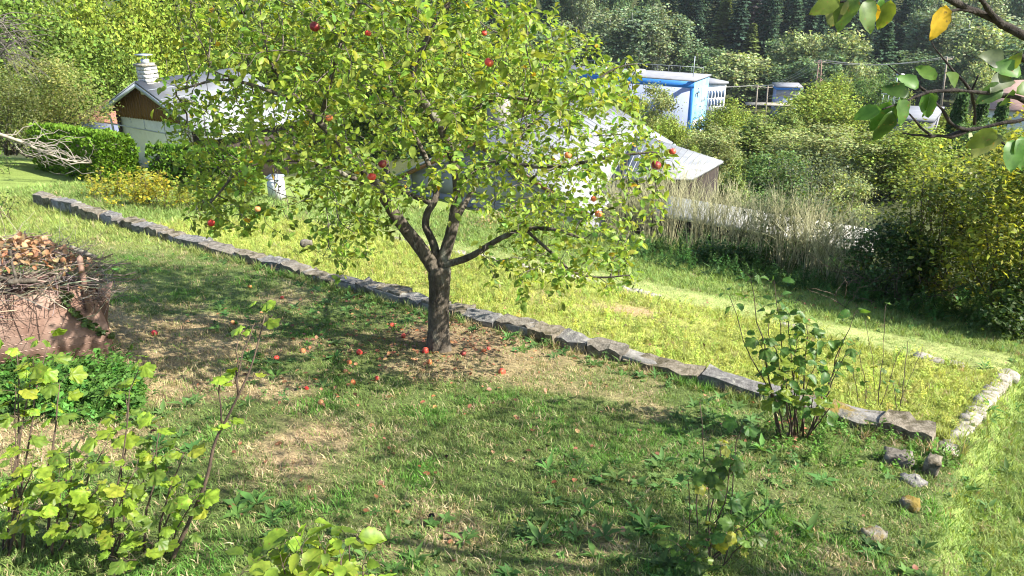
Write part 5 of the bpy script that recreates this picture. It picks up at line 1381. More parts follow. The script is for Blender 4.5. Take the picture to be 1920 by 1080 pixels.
# tangled dead twigs and ivy at the hedge's right end
tg = thing('dead_brushwood', 'tangle of bare dead twigs at the foot of the right hedge', 'brushwood', gp(1700, 560)); mb = MB()
for i in range(110):
    c0 = gp(rng.uniform(1560, 1800), rng.uniform(540, 590)); c0[2] += rng.random() * .5; d = np.array([rng.normal(), rng.normal() * .5, .35 + .4 * rng.random()]); mb.tube(curve(c0, c0 + unit(d) * (.2 + .45 * rng.random()), 7, .12), np.linspace(.006, .002, 7), 4)
obj('twigs', mb.mesh('twigs', STEMM), tg, kind='stuff')
def shrub(name, label, cat, loc, rad, h, ncl, npl, ls, col, stems=7, group=None, z0=.05, tpl=None, core=True, col2=None, mat=None):
    loc = np.array(loc, float); r = thing(name, label, cat, loc, group); mb = MB(); P, T = [], []
    for i in range(ncl):
        v = rand_unit(1)[0] * (rng.random() ** .33); c = loc + np.array([v[0] * rad[0], v[1] * rad[1], h * (.5 + z0 / 2) + v[2] * h * (.5 - z0 / 2)])
        if i % max(1, ncl // (stems * 3)) == 0: mb.tube(curve(loc + rng.normal(size=3) * [.12, .12, 0], c, 7, .08), np.linspace(.018, .004, 7) * (h / 2.2), 5)
        s_ = .15 * (rad[0] + h) / 3
        P.append(c + rng.normal(size=(npl, 3)) * s_ * [1, 1, .8]); k = col if col2 is None or rng.random() < .6 else col2; T.append(jit(np.array(k) * (1 + .2 * rng.normal()), npl, .18, .08))
    P, T = np.concatenate(P), np.concatenate(T); n = len(P); P[:, 2] = np.maximum(P[:, 2], loc[2] + .03)
    obj('stems', mb.mesh('stems', TWIGM), r, kind='stuff')
    V, F, t = leaves(tpl or L_DIAM, P, rand_unit(n) * [1, 1, .6] - [0, 0, .15], np.tile([0, 0, 1.], (n, 1)) + .7 * rand_unit(n) + .3 * np.array(sdir), ls * (.6 + .7 * rng.random(n)), T)
    obj('foliage', mk('foliage', V, F, mat or LEAF, t), r, kind='stuff'); return r
def on(x, y, dz=0): return (x, y, gz(x, y) + dz)
g_ = gp(1800, 590)
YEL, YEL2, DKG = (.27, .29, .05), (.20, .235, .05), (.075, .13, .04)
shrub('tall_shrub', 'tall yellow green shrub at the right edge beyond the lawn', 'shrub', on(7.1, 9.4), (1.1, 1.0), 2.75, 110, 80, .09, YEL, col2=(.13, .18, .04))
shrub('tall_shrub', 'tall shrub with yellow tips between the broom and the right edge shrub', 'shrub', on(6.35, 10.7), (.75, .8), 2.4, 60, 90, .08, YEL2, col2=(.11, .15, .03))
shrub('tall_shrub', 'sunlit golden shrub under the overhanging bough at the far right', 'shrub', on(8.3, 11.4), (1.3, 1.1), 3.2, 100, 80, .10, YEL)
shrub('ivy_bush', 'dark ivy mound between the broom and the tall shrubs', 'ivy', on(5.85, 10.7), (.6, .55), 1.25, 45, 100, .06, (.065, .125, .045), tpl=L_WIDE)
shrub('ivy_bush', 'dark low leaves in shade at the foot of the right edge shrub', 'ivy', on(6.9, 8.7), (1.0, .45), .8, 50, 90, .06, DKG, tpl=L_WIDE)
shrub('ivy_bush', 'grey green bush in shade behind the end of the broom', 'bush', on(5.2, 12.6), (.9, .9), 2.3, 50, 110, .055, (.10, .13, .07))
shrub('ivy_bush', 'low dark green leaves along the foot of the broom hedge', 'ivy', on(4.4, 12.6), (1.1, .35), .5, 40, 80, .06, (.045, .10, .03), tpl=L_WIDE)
# ------------------------------------------------------------------ trees of the valley
def crown(seed, H, Rr, z0, ncl, npl, ls, col, shape='oval', var=.2, mat=None, bias=.38, cs=.17):
    g = np.random.default_rng(seed); P, T, C, N = [], [], [], []
    lob = g.normal(size=(7, 3)); lob = unit(lob)
    for i in range(ncl):
        v = unit(g.normal(size=3)); rr = g.random() ** bias * (.72 + .28 * max(0, (lob @ v).max()) ** 3 + .1 * g.normal())
        zc = v[2] * rr; tz = (zc + 1) / 2
        wd_ = {'oval': 1.0, 'cone': 1.25 - .95 * tz, 'column': .8 + .25 * math.sin(tz * 3.1), 'round': 1.05}[shape]
        c = np.array([v[0] * rr * Rr * wd_, v[1] * rr * Rr * wd_, z0 + (H - z0) * tz]); C.append(c)
        s_ = Rr * cs * (.6 + .7 * g.random()); q = c + g.normal(size=(npl, 3)) * s_ * [1, 1, .9]; P.append(q); N.append(unit(q - c) + [0, 0, .25])
        T.append(np.clip(np.array(col) * (1 + var * g.normal()) * (1 + .2 * g.normal(size=(npl, 1))) * (1 + .08 * g.normal(size=(npl, 3))), .004, .6))
    P, T, N = np.concatenate(P), np.concatenate(T), np.concatenate(N); n = len(P)
    V, F, t = leaves(L_WIDE, P, unit(g.normal(size=(n, 3))) * [1, 1, .7], N + .7 * unit(g.normal(size=(n, 3))), ls * (.6 + .8 * g.random(n)), T)
    return mk('crown', V, F, mat or FOL, t), np.array(C)
def trunkmesh(seed, H, C, r0, mat, nb=14, wob=.02):
    g = np.random.default_rng(seed); mb = MB(); c = curve((0, 0, -.5), (g.normal() * .03 * H, g.normal() * .03 * H, H * .88), 9, wob, g=g); mb.tube(c, np.linspace(r0, r0 * .12, 9), 8)
    for i in range(nb):
        e = C[g.integers(0, len(C))]; k = min(7, max(2, int(e[2] / H * 7))); mb.tube(curve(c[k - 1], e, 5, .07, g=g), np.linspace(r0 * .4, r0 * .07, 5), 5)
    return mb.mesh('trunk', mat)
PALEB = M('pale_bark', (.38, .36, .32), (.55, .53, .48), 3, .9)
BARKF = M('far_bark', (.07, .06, .05), (.15, .13, .11), 3, .95)
def proto(seed, H, Rr, z0, ncl, npl, ls, col, shape='oval', r0=.2, bark=BARKF, **k):
    me, C = crown(seed, H, Rr, z0, ncl, npl, ls, col, shape, **k); return dict(H=H, R=Rr, c=me, t=trunkmesh(seed, H, C, r0, bark))
PT = {
    'near_bright': proto(1, 9, 3.4, .8, 130, 120, .16, (.19, .25, .035), 'round', .2, cs=.12),
    'near_green': proto(2, 9, 3.2, .6, 130, 120, .15, (.125, .19, .035), 'oval', .2, cs=.12),
    'bright': proto(3, 10, 4.0, .5, 130, 130, .20, (.22, .28, .055), 'round', .25, cs=.13),
    'pale': proto(4, 10, 3.4, .5, 130, 130, .185, (.23, .265, .10), 'oval', .22, cs=.13),
    'willow': proto(5, 10, 3.2, .3, 130, 130, .185, (.19, .245, .07), 'cone', .22, cs=.12),
    'deep': proto(6, 10, 3.6, .4, 130, 120, .21, (.11, .18, .055), 'oval', .25, cs=.12),
    'far_light': proto(7, 16, 5.2, 2.0, 110, 60, .50, (.25, .30, .13), 'oval', .35, cs=.13),
    'far_green': proto(8, 16, 5.0, 1.0, 110, 60, .50, (.125, .19, .085), 'oval', .35, cs=.13),
    'birch': proto(9, 20, 3.4, 4.0, 90, 50, .42, (.20, .245, .13), 'column', .16, PALEB, cs=.2),
    'aspen': proto(10, 20, 3.0, 5.0, 90, 50, .42, (.145, .20, .11), 'column', .15, PALEB, cs=.2),
}
def conifer(seed, H, Rr, col, tiers=34):
    g = np.random.default_rng(seed); P, D, N, T, S_ = [], [], [], [], []
    mb = MB(); mb.tube([(0, 0, -.5), (0, 0, H * .5), (0, 0, H)], [H * .012, H * .008, .02], 7)
    for i in range(tiers):
        t = i / tiers; z = H * (.06 + .94 * t); L = Rr * (1 - t) ** .85 * (.8 + .4 * g.random()) + .12
        for a in np.arange(8) * .785 + g.random() * .8:
            if g.random() < .12: continue
            l = L * (.7 + .5 * g.random()); d = np.array([math.cos(a), math.sin(a), 0]); col_ = np.array(col) * (1 + .25 * g.normal())
            for f_ in np.linspace(.2, 1, max(3, int(l / .55) + 2)):
                for sd in (-1, 1):
                    p = d * l * f_ + np.array([0, 0, z - .30 * l * f_ + .10 * l * f_ * f_ + g.normal() * .07]); q = np.array([-d[1], d[0], 0])
                    P.append(p); D.append(unit(d * .8 + q * sd * .8 + [0, 0, -.45 + .2 * g.normal()])); N.append(np.array([0, 0, 1]) + .4 * g.normal(size=3)); S_.append((.35 + .30 * (1 - f_) + .25 * g.random()) * min(1, .5 + Rr / 5)); T.append(np.clip(col_ * (1 + .15 * g.normal()), .004, .5))
    P = np.array(P); V, F, tt = leaves(L_WIDE, P, np.array(D), np.array(N), np.array(S_) * 1.25, np.array(T))
    return dict(H=H, R=Rr, c=mk('crown', V, F, FOL, tt), t=mb.mesh('trunk', BARKF))
PT['spruce'] = conifer(1, 22, 3.4, (.045, .085, .045)); PT['spruce2'] = conifer(2, 24, 3.0, (.036, .068, .042)); PT['dead_spruce'] = conifer(3, 22, 2.6, (.15, .12, .11), 26); PT['light_spruce'] = conifer(4, 20, 2.6, (.12, .16, .045)); PT['thuja'] = conifer(5, 5, 1.1, (.05, .10, .025), 40)
PNAME = {'spruce': 'spruce_tree', 'spruce2': 'spruce_tree', 'dead_spruce': 'dead_spruce', 'light_spruce': 'larch_tree', 'birch': 'birch_tree', 'aspen': 'aspen_tree', 'thuja': 'thuja_tree', 'willow': 'willow_tree'}
CATN = {'spruce': 'spruce', 'spruce2': 'spruce', 'dead_spruce': 'dead spruce', 'light_spruce': 'larch', 'birch': 'birch', 'aspen': 'aspen', 'thuja': 'thuja', 'willow': 'willow'}
def tree_at(kind, x, y, H, wid, label, group=None, lean=0):
    p = PT[kind]; r = thing(PNAME.get(kind, 'leafy_tree'), label, CATN.get(kind, 'tree'), (x, y, gz(x, y) - .1), group, rng.random() * 6.28)
    s = wid / (2 * p['R']); r.scale = (s, s, H / p['H'])
    obj('trunk', p['t'], r, world=False); obj('crown', p['c'], r, world=False); return r
def tree_px(kind, px, pytop, y, wpx, label, group=None):
    q = PX(px, pytop, y); d = proj(q)[0][2]; return tree_at(kind, q[0], y, max(1.2, q[2] - gz(q[0], y)), wpx * d / FPX, label, group)
V_ = [
    ('near_green', 15, -60, 31, 300, 'big dark leafed tree in the top left corner'), ('near_bright', 115, -80, 36, 260, 'bright yellow green tree above the pale far roofs'), ('near_bright', 225, -70, 40, 240, 'tall bright tree directly behind the cottage chimney'),
    ('near_green', 175, 60, 33, 170, 'round green tree touching the left side of the cottage roof'), ('near_bright', 330, -70, 44, 250, 'bright tree behind the cottage ridge and the apple tips'), ('near_green', 420, 20, 50, 190, 'darker tree behind the left half of the apple crown'),
    ('near_bright', 560, -40, 52, 260, 'bright tree hidden behind the middle of the apple crown'), ('near_green', 700, -30, 56, 260, 'green tree behind the upper middle of the apple crown'), ('near_bright', 830, 0, 50, 240, 'bright tree behind the right limb of the apple tree'),
    ('bright', 955, 40, 56, 210, 'leafy tree behind the right shoulder of the apple crown'), ('bright', 1075, 130, 40, 150, 'low bright tree behind the apex of the big white roof'), ('willow', 1160, 142, 43, 130, 'pale pointed tree left of the blue hall'),
    ('pale', 1228, 158, 46, 120, 'olive round tree in front of the blue hall'), ('bright', 1265, 205, 37, 110, 'small bright tree right of the big white roof edge'), ('bright', 1365, 178, 62, 130, 'yellow topped tree in front of the white annex'),
    ('willow', 1425, 215, 40, 190, 'wide bushy tree above the ribbed lean to roof'), ('pale', 1340, 235, 34, 130, 'grey green tree just above the lean to gutter'), ('bright', 1545, 150, 62, 200, 'broad bright tree below the lattice pole'), ('willow', 1480, 200, 55, 130, 'small pointed tree below the transformer house'),
    ('pale', 1545, 235, 36, 190, 'large pale olive tree in the middle of the valley'), ('deep', 1462, 268, 28, 170, 'dense low tree behind the broom feathers'), ('pale', 1640, 250, 33, 170, 'silvery tree left of the flat grey roof'), ('willow', 1380, 300, 26, 110, 'low bush like tree behind the left end of the broom'),
    ('pale', 1585, 320, 25, 150, 'low olive tree above the right end of the broom'), ('bright', 1705, 219, 33, 230, 'small yellow green tree below the flat grey roof'), ('deep', 1640, 130, 82, 110, 'dark rounded tree in front of the tall spruce'), ('deep', 1500, 200, 75, 110, 'dark tree left of the lattice pole'),
    ('bright', 1580, 128, 90, 110, 'bright tree behind the lattice pole'), ('willow', 1700, 175, 75, 90, 'low green tree beside the lamp post'), ('bright', 1795, 195, 60, 100, 'sunlit bush below the slender right pole'), ('deep', 1850, 215, 40, 130, 'green bush in front of the brown tiled roof'), ('bright', 1900, 230, 34, 120, 'yellow green tree at the right edge below the tiled roof'),
    ('bright', 1300, 262, 30, 60, 'small bush beside the ribbed lean to roof'), ('deep', 1440, 345, 23, 130, 'leafy bush right behind the broom tops'), ('deep', 1520, 360, 21, 120, 'dark bush showing through the broom'),
]
for v in V_: tree_px(*v)
tree_px('thuja', 1808, 168, 44, 42, 'dark narrow thuja left of the brown tiled roof'); tree_px('thuja', 1850, 172, 44, 34, 'slim thuja standing right of another at the tiled roof'); tree_px('thuja', 1885, 185, 42, 40, 'short thuja in front of the brown tiled roof')
shrub('flowering_bush', 'grey green bush with pale blossoms between the far roofs and the hedge', 'bush', PX(110, 262, 24), (1.75, 1.3), 2.6, 90, 120, .085, (.23, .25, .09), col2=(.14, .19, .05))
shrub('leafy_bush', 'olive bush at the left edge behind the dead branch', 'bush', PX(15, 290, 22), (1.2, 1.2), 2.9, 70, 110, .085, (.12, .15, .05))
lo = PX(-70, 250, 20); lo[2] = gz(lo[0], lo[1])
dt = thing('bare_tree', 'grey half bare drooping tree in the top left corner', 'tree', lo); mb = MB()
for i in range(60):
    a = PX(rng.uniform(-60, 10), rng.uniform(20, 110), 20 + rng.normal()); b_ = PX(rng.uniform(20, 105), rng.uniform(30, 170), 20 + rng.normal()); mb.tube(curve(a, b_, 7, .07, -.12), np.linspace(.014, .004, 7), 4)
mb.tube(curve(lo, PX(-30, 60, 20), 8, .03), np.linspace(.09, .03, 8), 8); obj('twigs', mb.mesh('twigs', BARKF), dt, kind='stuff')
# blue hall
Cn = PX(1302, 153, 110.0); A_ = unit(np.array([-.86, .51, 0])); B_ = unit(np.array([.51, .86, 0])); LA, LB, HH = 26.0, 7.2, 12.0
bh_ = thing('blue_hall', 'big flat roofed blue and lavender hall across the valley', 'hall', (Cn[0], Cn[1], gz(Cn[0], Cn[1])))
def bq(a, b, z, o=0.0): return Cn + A_ * a + B_ * b + np.array([0, 0, z])
oA, oB = -B_, -A_
mb = MB(); mb.prism([bq(0, 0, -HH), bq(0, LB, -HH), bq(LA, LB, -HH), bq(LA, 0, -HH)], (0, 0, HH)); wl = obj('wall', mb.mesh('wall', BLUEL), bh_)
mb = MB(); mb.prism([bq(-.05, 0, -.95) + oA * .06, bq(LA, 0, -.95) + oA * .06, bq(LA, 0, -.02) + oA * .06, bq(-.05, 0, -.02) + oA * .06], -oA * .05); obj('blue_band', mb.mesh('blue_band', BLUED), bh_)
mb = MB(); mb.prism([bq(-.05, 0, -HH) + oA * .06, bq(.5, 0, -HH) + oA * .06, bq(.5, 0, -.96) + oA * .06, bq(-.05, 0, -.96) + oA * .06], -oA * .05); obj('corner_strip', mb.mesh('corner_strip', BLUED), bh_)
mb = MB(); mb.prism([bq(.51, 0, -HH) + oA * .05, bq(LA, 0, -HH) + oA * .05, bq(LA, 0, -.96) + oA * .05, bq(.51, 0, -.96) + oA * .05], -oA * .04); obj('side_panel', mb.mesh('side_panel', LAV), bh_)
mb = MB(); mb.prism([bq(-.2, -.2, .01), bq(-.2, LB + .2, .01), bq(LA, LB + .2, .01), bq(LA, -.2, .01)], (0, 0, .22)); obj('roof', mb.mesh('roof', GREYR), bh_)
def endq(b0, b1, z0, z1, nm, mat, d=.06, par=None):
    mb = MB(); mb.prism([bq(0, b0, z0) + oB * d, bq(0, b1, z0) + oB * d, bq(0, b1, z1) + oB * d, bq(0, b0, z1) + oB * d], -oB * (d - .005)); return obj(nm, mb.mesh(nm, mat), par or bh_)
for k in range(3): endq(4.0 + k * .85, 4.55 + k * .85, -3.4, -1.2, 'window', WHITE)
for k in range(2):
    w_ = endq(.9 + 2.9 * k, 3.0 + 2.9 * k, -6.6, -5.7, 'window', WHITE); endq(3.02 + 2.9 * k, 3.35 + 2.9 * k, -6.6, -5.6, 'reveal', BLUED, .05); endq(.9 + 2.9 * k, 3.0 + 2.9 * k, -5.69, -5.5, 'lintel', BLUED, .05)
    endq(1.2 + 2.9 * k, 2.6 + 2.9 * k, -HH + .2, -7.6, 'door', WHITE); endq(2.62 + 2.9 * k, 2.95 + 2.9 * k, -HH + .2, -7.5, 'reveal', BLUED, .05)
em = MB()                                                    # the dark emblem high on the end wall, and faint lines of script under it
for (a0, z0, a1, z1) in ((1.0, -2.0, 1.7, -1.7), (1.7, -1.7, 2.0, -2.0), (2.0, -2.0, 2.5, -1.6), (2.5, -1.6, 2.8, -1.9), (1.9, -2.0, 2.3, -2.5), (2.0, -1.3, 2.3, -1.2), (1.2, -2.0, 1.25, -2.3)):
    d = np.array([a1 - a0, z1 - z0]); d /= np.hypot(*d); q = np.array([-d[1], d[0]]) * .075
    em.prism([bq(0, a0 - q[0], z0 - q[1]) + oB * .05, bq(0, a1 - q[0], z1 - q[1]) + oB * .05, bq(0, a1 + q[0], z1 + q[1]) + oB * .05, bq(0, a0 + q[0], z0 + q[1]) + oB * .05], -oB * .04)
obj('emblem', em.mesh('emblem', DARKW), bh_)
em = MB()
for k in range(3): em.prism([bq(0, 1.0 + .5 * k, -3.5 - .06 * (k % 2)) + oB * .05, bq(0, 1.3 + .5 * k, -3.5) + oB * .05, bq(0, 1.3 + .5 * k, -3.42) + oB * .05, bq(0, 1.0 + .5 * k, -3.42) + oB * .05], -oB * .04)
obj('script_line', em.mesh('script_line', TIN), bh_)
mb = MB(); mb.tube([bq(1.2, 3, .2), bq(1.2, 3, 3.2)], .06, 6); obj('aerial', mb.mesh('aerial', TIN), bh_)
for k in range(2): mb = MB(); mb.prism([bq(9 + 5.5 * k, 2.5, .24), bq(11.4 + 5.5 * k, 2.5, .24), bq(11.4 + 5.5 * k, 3.8, .24), bq(9 + 5.5 * k, 3.8, .24)], (0, 0, .55)); obj('roof_vent', mb.mesh('roof_vent', WHITE), bh_)
mb = MB()
for k in range(14): mb.tube([bq(1 + k * 1.8, LB - .2, .2), bq(1 + k * 1.8, LB - .2, 1.2)], .02, 4)
mb.tube([bq(1, LB - .2, 1.2), bq(LA - 1, LB - .2, 1.2)], .02, 4); obj('railing', mb.mesh('railing', TIN), bh_)
Ca = PX(1325, 158, 118.0); an = thing('white_annex', 'white annex with a glazed upper floor joined to the blue hall', 'building', (Ca[0], Ca[1], gz(Ca[0], Ca[1])))
f = local(Ca, -.35); mb = MB(); mb.prism([f(0, 0, -9), f(3.6, 0, -9), f(3.6, 5, -9), f(0, 5, -9)], (0, 0, 9)); obj('wall', mb.mesh('wall', WHITE), an)
mb = MB(); mb.prism([f(-.15, -.3, -.05), f(3.8, -.3, -.05), f(3.8, 5.2, -.05), f(-.15, 5.2, -.05)], (0, 0, .3)); obj('roof', mb.mesh('roof', GREYR), an)
for k in range(6):
    for j in range(2):
        mb = MB(); x0 = .12 + k * .58; z0 = -2.1 - j * 1.3; mb.prism([f(x0, -.04, z0), f(x0 + .4, -.04, z0), f(x0 + .4, -.04, z0 + 1.1), f(x0, -.04, z0 + 1.1)], f(0, .03) - f(0, 0)); obj('window', mb.mesh('window', GLASS), an)
mb = MB(); mb.prism([f(-.4, -1.0, -4.2), f(3.7, -1.0, -4.2), f(3.7, -.01, -4.2), f(-.4, -.01, -4.2)], (0, 0, .7)); obj('balcony', mb.mesh('balcony', CONC), an)
# transformer house, flat roof, tiled roof
Ct = PX(1458, 163, 128.0); th_ = thing('transformer_house', 'small white hut with blue roof edge behind the power poles', 'hut', (Ct[0], Ct[1], gz(Ct[0], Ct[1]))); f = local(Ct, .12)
mb = MB(); mb.prism([f(0, 0, -7), f(3.7, 0, -7), f(3.7, 3, -7), f(0, 3, -7)], (0, 0, 7)); obj('wall', mb.mesh('wall', LAV), th_)
mb = MB(); mb.prism([f(-.1, -.08, -1.5), f(3.8, -.08, -1.5), f(3.8, -.08, -.5), f(-.1, -.08, -.5)], f(0, .07) - f(0, 0)); obj('grey_band', mb.mesh('grey_band', CONC), th_)
mb = MB(); mb.prism([f(-.2, -.2, -.45), f(4.0, -.2, -.45), f(4.0, 3.2, -.45), f(-.2, 3.2, -.45)], (0, 0, .4)); obj('blue_edge', mb.mesh('blue_edge', BLUED), th_)
mb = MB(); mb.prism([f(-.35, -.3, -.04), f(4.1, -.3, -.04), f(4.1, 3.3, .2), f(-.35, 3.3, .2)], (0, 0, .12)); obj('roof', mb.mesh('roof', GREYR), th_)
mb = MB(); mb.prism([f(3.9, .3, -2.9), f(3.9, 1.3, -2.9), f(3.9, 1.3, -.8), f(3.9, .3, -.8)], f(-.19, 0) - f(0, 0)); obj('blue_panel', mb.mesh('blue_panel', BLUEL), th_)
mb = MB(); mb.prism([f(-5, -1.4, -2.9), f(3.0, -1.4, -2.9), f(3.0, -.02, -2.7), f(-5, -.02, -2.7)], (0, 0, .15)); obj('low_roof', mb.mesh('low_roof', PALEST), th_)
slab('flat_building', 'flat grey roofed building above the golden shrub', 'building', [PX(1645, 226, 52), PX(1752, 230, 50), PX(1770, 206, 62), PX(1680, 203, 64)], CONC, GREYR, .6, .25)
tr = slab('tiled_house', 'brown tiled roof at the right edge behind the thujas', 'house', [PX(1835, 205, 50), PX(1990, 215, 46), PX(1990, 150, 54), PX(1860, 155, 57)], WHITE, TILEB, 3, .12)
# poles, wires, lamp
def pole(label, px, pyb, pyt, y, kind='wood', arms=1, name='power_pole'):
    a, b_ = PX(px, pyb, y), PX(px, pyt, y); r = thing(name, label, 'power pole' if name == 'power_pole' else 'lamp post', (a[0], a[1], a[2] - 2)); mb = MB()
    if kind == 'lattice':
        for sx in (-1, 1): mb.tube([a + [sx * .38, 0, -4], b_ + [sx * .18, 0, 0]], .07, 5)
        for k in range(10):
            f0, f1 = k / 10, (k + 1) / 10; s0 = 1 if k % 2 else -1; mb.tube([a + (b_ - a) * f0 + [s0 * (.38 - .2 * f0), 0, 0], a + (b_ - a) * f1 + [-s0 * (.38 - .2 * f1), 0, 0]], .04, 4)
        obj('mast', mb.mesh('mast', RUST), r)
    else:
        mb.tube([a - [0, 0, 4], b_], [.14, .10], 8); obj('post', mb.mesh('post', WOODP), r)
    for k in range(arms):
        z = -.25 - .8 * k; mb = MB(); mb.box(b_ + [0, 0, z], (1.9, .08, .1), .4)
        arm = obj('crossarm', mb.mesh('crossarm', WOODP), r)
        for sx in (-1, 0, 1):
            mb = MB(); mb.tube([b_ + [sx * .9, sx * .35, z + .06], b_ + [sx * .9, sx * .35, z + .30]], .06, 6); obj('insulator', mb.mesh('insulator', PALEST), arm)
    return b_
p1 = pole('rusty lattice power mast rising from the trees', 1538, 165, 113, 100, 'lattice', 1)
p2 = pole('slender leaning pale power pole right of the tall spruce', 1776, 155, 107, 92, 'wood', 1)
p3 = pole('short power pole left of the hut, nearer the annex', 1421, 175, 160, 122); p4 = pole('short power pole standing just left of the hut', 1440, 185, 161, 118)
def wires(label, a, b_, sag, offs):
    r = thing('power_line', label, 'power line', (a + b_) / 2)
    for o in offs:
        mb = MB(); mb.tube(curve(a + o, b_ + o, 14, 0, sag), .022, 4); obj('wire', mb.mesh('wire', WIREM), r)
OF = [np.array([-.9, -.35, 0]), np.array([0, 0, .06]), np.array([.9, .35, 0])]
wires('sagging power lines between the lattice mast and the right pole', p1, p2, .05, OF); wires('power lines from the lattice mast down to the short poles', p1, p4, .03, OF + [np.array([0, 0, -1.6]), np.array([.4, 0, -1.9])]); wires('level power lines between the two short poles', p3, p4, .01, OF)
wires('power lines leaving the short poles toward the annex', p3, PX(1345, 163, 119), .01, OF[:2])
lpb = PX(1680, 182, 85); lpt = PX(1683, 140, 85); lpst = thing('street_lamp', 'thin street lamp beside the guard rail', 'street lamp', (lpb[0], lpb[1], lpb[2])); mb = MB(); mb.tube([lpb - [0, 0, 2], lpt], .06, 6); obj('post', mb.mesh('post', TIN), lpst); mb = MB(); mb.box(lpt + [.3, 0, .02], (.8, .25, .14)); obj('lamp_head', mb.mesh('lamp_head', WHITE), lpst)
gr = thing('guard_rail', 'pale guard rail on the road edge below the lamp', 'guard rail', PX(1660, 178, 80)); a, b_ = PX(1652, 176, 80), PX(1692, 178, 80)
mb = MB(); mb.tube([a, b_], .06, 5); obj('rail', mb.mesh('rail', TIN), gr)
for k in range(4): mb = MB(); q = a + (b_ - a) * (k + .5) / 4; mb.tube([q - [0, 0, 1.2], q], .03, 5); obj('post', mb.mesh('post', TIN), gr)
# ------------------------------------------------------------------ the forest on the far slope
FR = [('far_green', 1000, 55, 150, 110, 'dark leafy tree touching the right shoulder of the apple crown'), ('birch', 1055, 30, 150, 80, 'pale birch rising over the left end of the blue hall'), ('far_green', 1115, 60, 152, 100, 'dark leafy tree over the left part of the blue hall roof'),
      ('birch', 1150, 5, 152, 85, 'tall pale birch behind the roof railing of the blue hall'), ('aspen', 1195, 0, 150, 85, 'thin aspen behind the middle of the blue hall roof'), ('birch', 1235, -5, 152, 80, 'tall birch behind the roof vents of the blue hall'), ('aspen', 1275, 15, 155, 75, 'pale aspen behind the right end of the blue hall'),
      ('far_green', 1320, 80, 150, 110, 'dark leafy tree right behind the white annex'), ('far_light', 1390, 85, 140, 130, 'big light leafy tree right of the white annex'), ('light_spruce', 1362, -5, 170, 70, 'tall yellow green larch above the big light tree'), ('far_green', 1445, 110, 140, 100, 'dark round tree over the hut'),
      ('far_light', 1515, 45, 150, 100, 'light leafy tree up left of the lattice mast'), ('far_light', 1590, 38, 140, 120, 'largest light tree up right of the lattice mast'), ('far_green', 1480, 60, 155, 90, 'dark tree over the short power poles'), ('far_green', 1545, 95, 135, 110, 'dark tree straight behind the lattice mast top'),
      ('spruce', 1668, 35, 135, 80, 'broad dark spruce standing forward of the far forest'), ('spruce2', 1630, 25, 165, 70, 'narrow dark spruce behind the forward spruce'), ('far_green', 1730, 90, 150, 110, 'dark tree left of the slender right power pole'), ('aspen', 1745, 10, 165, 80, 'thin aspen above the slender right power pole'),
      ('birch', 1790, -20, 160, 90, 'pale birch above the yellow overhanging leaf'), ('far_green', 1780, 100, 140, 80, 'small dark tree behind the slender right power pole'), ('aspen', 1835, 20, 150, 90, 'aspen behind the upper dark bough'), ('far_light', 1870, 30, 140, 130, 'light leafy tree behind the fork of the upper bough'),
      ('birch', 1910, 20, 150, 100, 'birch at the right edge of the far forest'), ('far_green', 1940, 60, 130, 140, 'dark tree at the right edge over the tiled roof'), ('far_light', 1845, 100, 120, 70, 'light tree just above the tiled roof'), ('light_spruce', 1413, 40, 165, 50, 'small slim larch over the big light tree'),
      ('far_green', 1640, 105, 128, 90, 'dark tree left of the foot of the forward spruce'), ('far_light', 1618, 100, 118, 70, 'light tree under the sagging power lines')]
for k, px, pt_, y, w, lb_ in FR: tree_px(k, px, pt_, y, w, lb_, 'trees along the foot of the far forest')
FB = {'spruce': 'dark spruce in the dense forest on the far slope', 'spruce2': 'dark spruce in the dense forest on the far slope', 'dead_spruce': 'grey dead spruce in the far forest', 'birch': 'pale birch inside the far forest', 'aspen': 'thin aspen inside the far forest', 'far_green': 'leafy tree inside the far forest'}
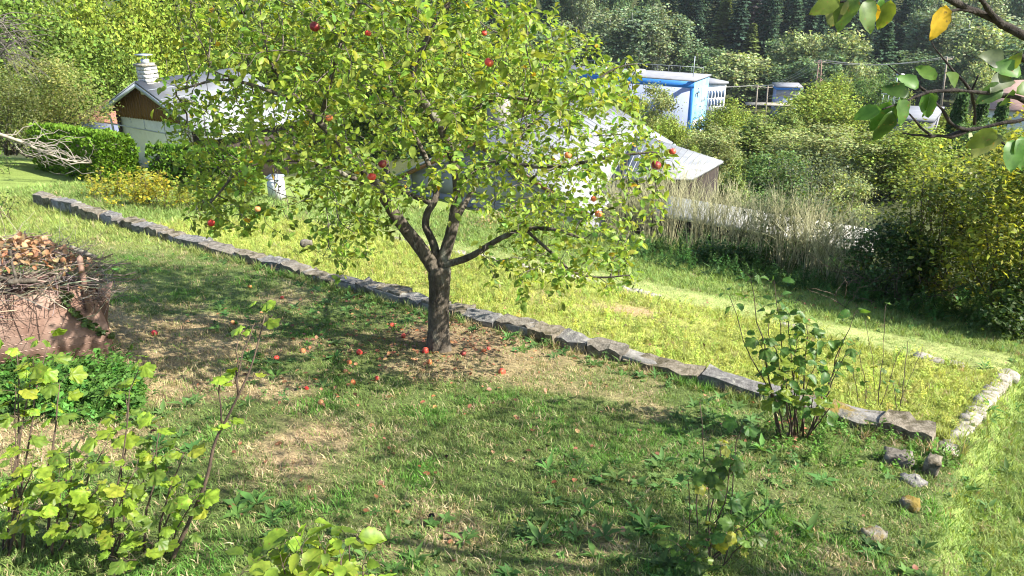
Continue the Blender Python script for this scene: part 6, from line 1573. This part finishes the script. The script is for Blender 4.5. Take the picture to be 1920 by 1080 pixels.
for row, y in enumerate((172, 186, 202, 222, 246)):
    for px in np.arange(900 - 40 * row, 2000 + 40 * row, 46 - row * 2):
        px = px + rng.normal() * 10; yy = y + rng.normal() * 4; x = PX(px, 60, yy)[0]
        if px < 1290: k = rng.choice(['spruce', 'far_green', 'aspen', 'birch'], p=[.3, .3, .2, .2])
        elif px < 1720: k = rng.choice(['spruce', 'spruce2', 'dead_spruce', 'birch'], p=[.46, .42, .05, .07])
        else: k = rng.choice(['spruce', 'far_green', 'birch', 'aspen'], p=[.2, .3, .25, .25])
        if row > 1 and k in ('birch', 'aspen'): k = 'spruce'
        tree_at(k, x, yy, rng.uniform(17, 24) if k != 'far_green' else rng.uniform(13, 18), rng.uniform(5.0, 7.2), FB[k], 'trees of the dense far forest')
for px in range(250, 900, 75):
    yy = 95 + rng.normal() * 5; x = PX(px, 60, yy)[0]; tree_at(rng.choice(['spruce', 'far_green']), x, yy, rng.uniform(20, 25), rng.uniform(7, 9), 'dark forest tree glimpsed through the apple crown', 'dark trees glimpsed through the apple crown')
print('objects', len(S.objects))

# thin summer haze that fades the far slope
hz = MB(); X0, X1, Y0_, Y1 = gx[0] - 4, gx[-1] + 4, gy[0] - 4, gy[-1] + 4; ZB, ZT = GZ.min() - 1.2, max(GZ.max(), CAMZ + 30) + 6; hz.box(((X0 + X1) / 2, (Y0_ + Y1) / 2, (ZB + ZT) / 2), (X1 - X0, Y1 - Y0_, ZT - ZB)); ho = obj('haze', hz.mesh('haze', None)); tag(ho, 'thin pale summer haze lying over the whole valley', 'haze', kind='stuff')
HM = bpy.data.materials.new('haze'); HM.use_nodes = True; hn = HM.node_tree
hn.nodes.remove(hn.nodes['Principled BSDF']); pv = hn.nodes.new('ShaderNodeVolumePrincipled'); pv.inputs['Density'].default_value = .00011; pv.inputs['Color'].default_value = (.86, .92, 1, 1); pv.inputs['Anisotropy'].default_value = .2
hn.links.new(pv.outputs[0], hn.nodes['Material Output'].inputs['Volume']); ho.data.materials.append(HM)
print('objects', len(S.objects))
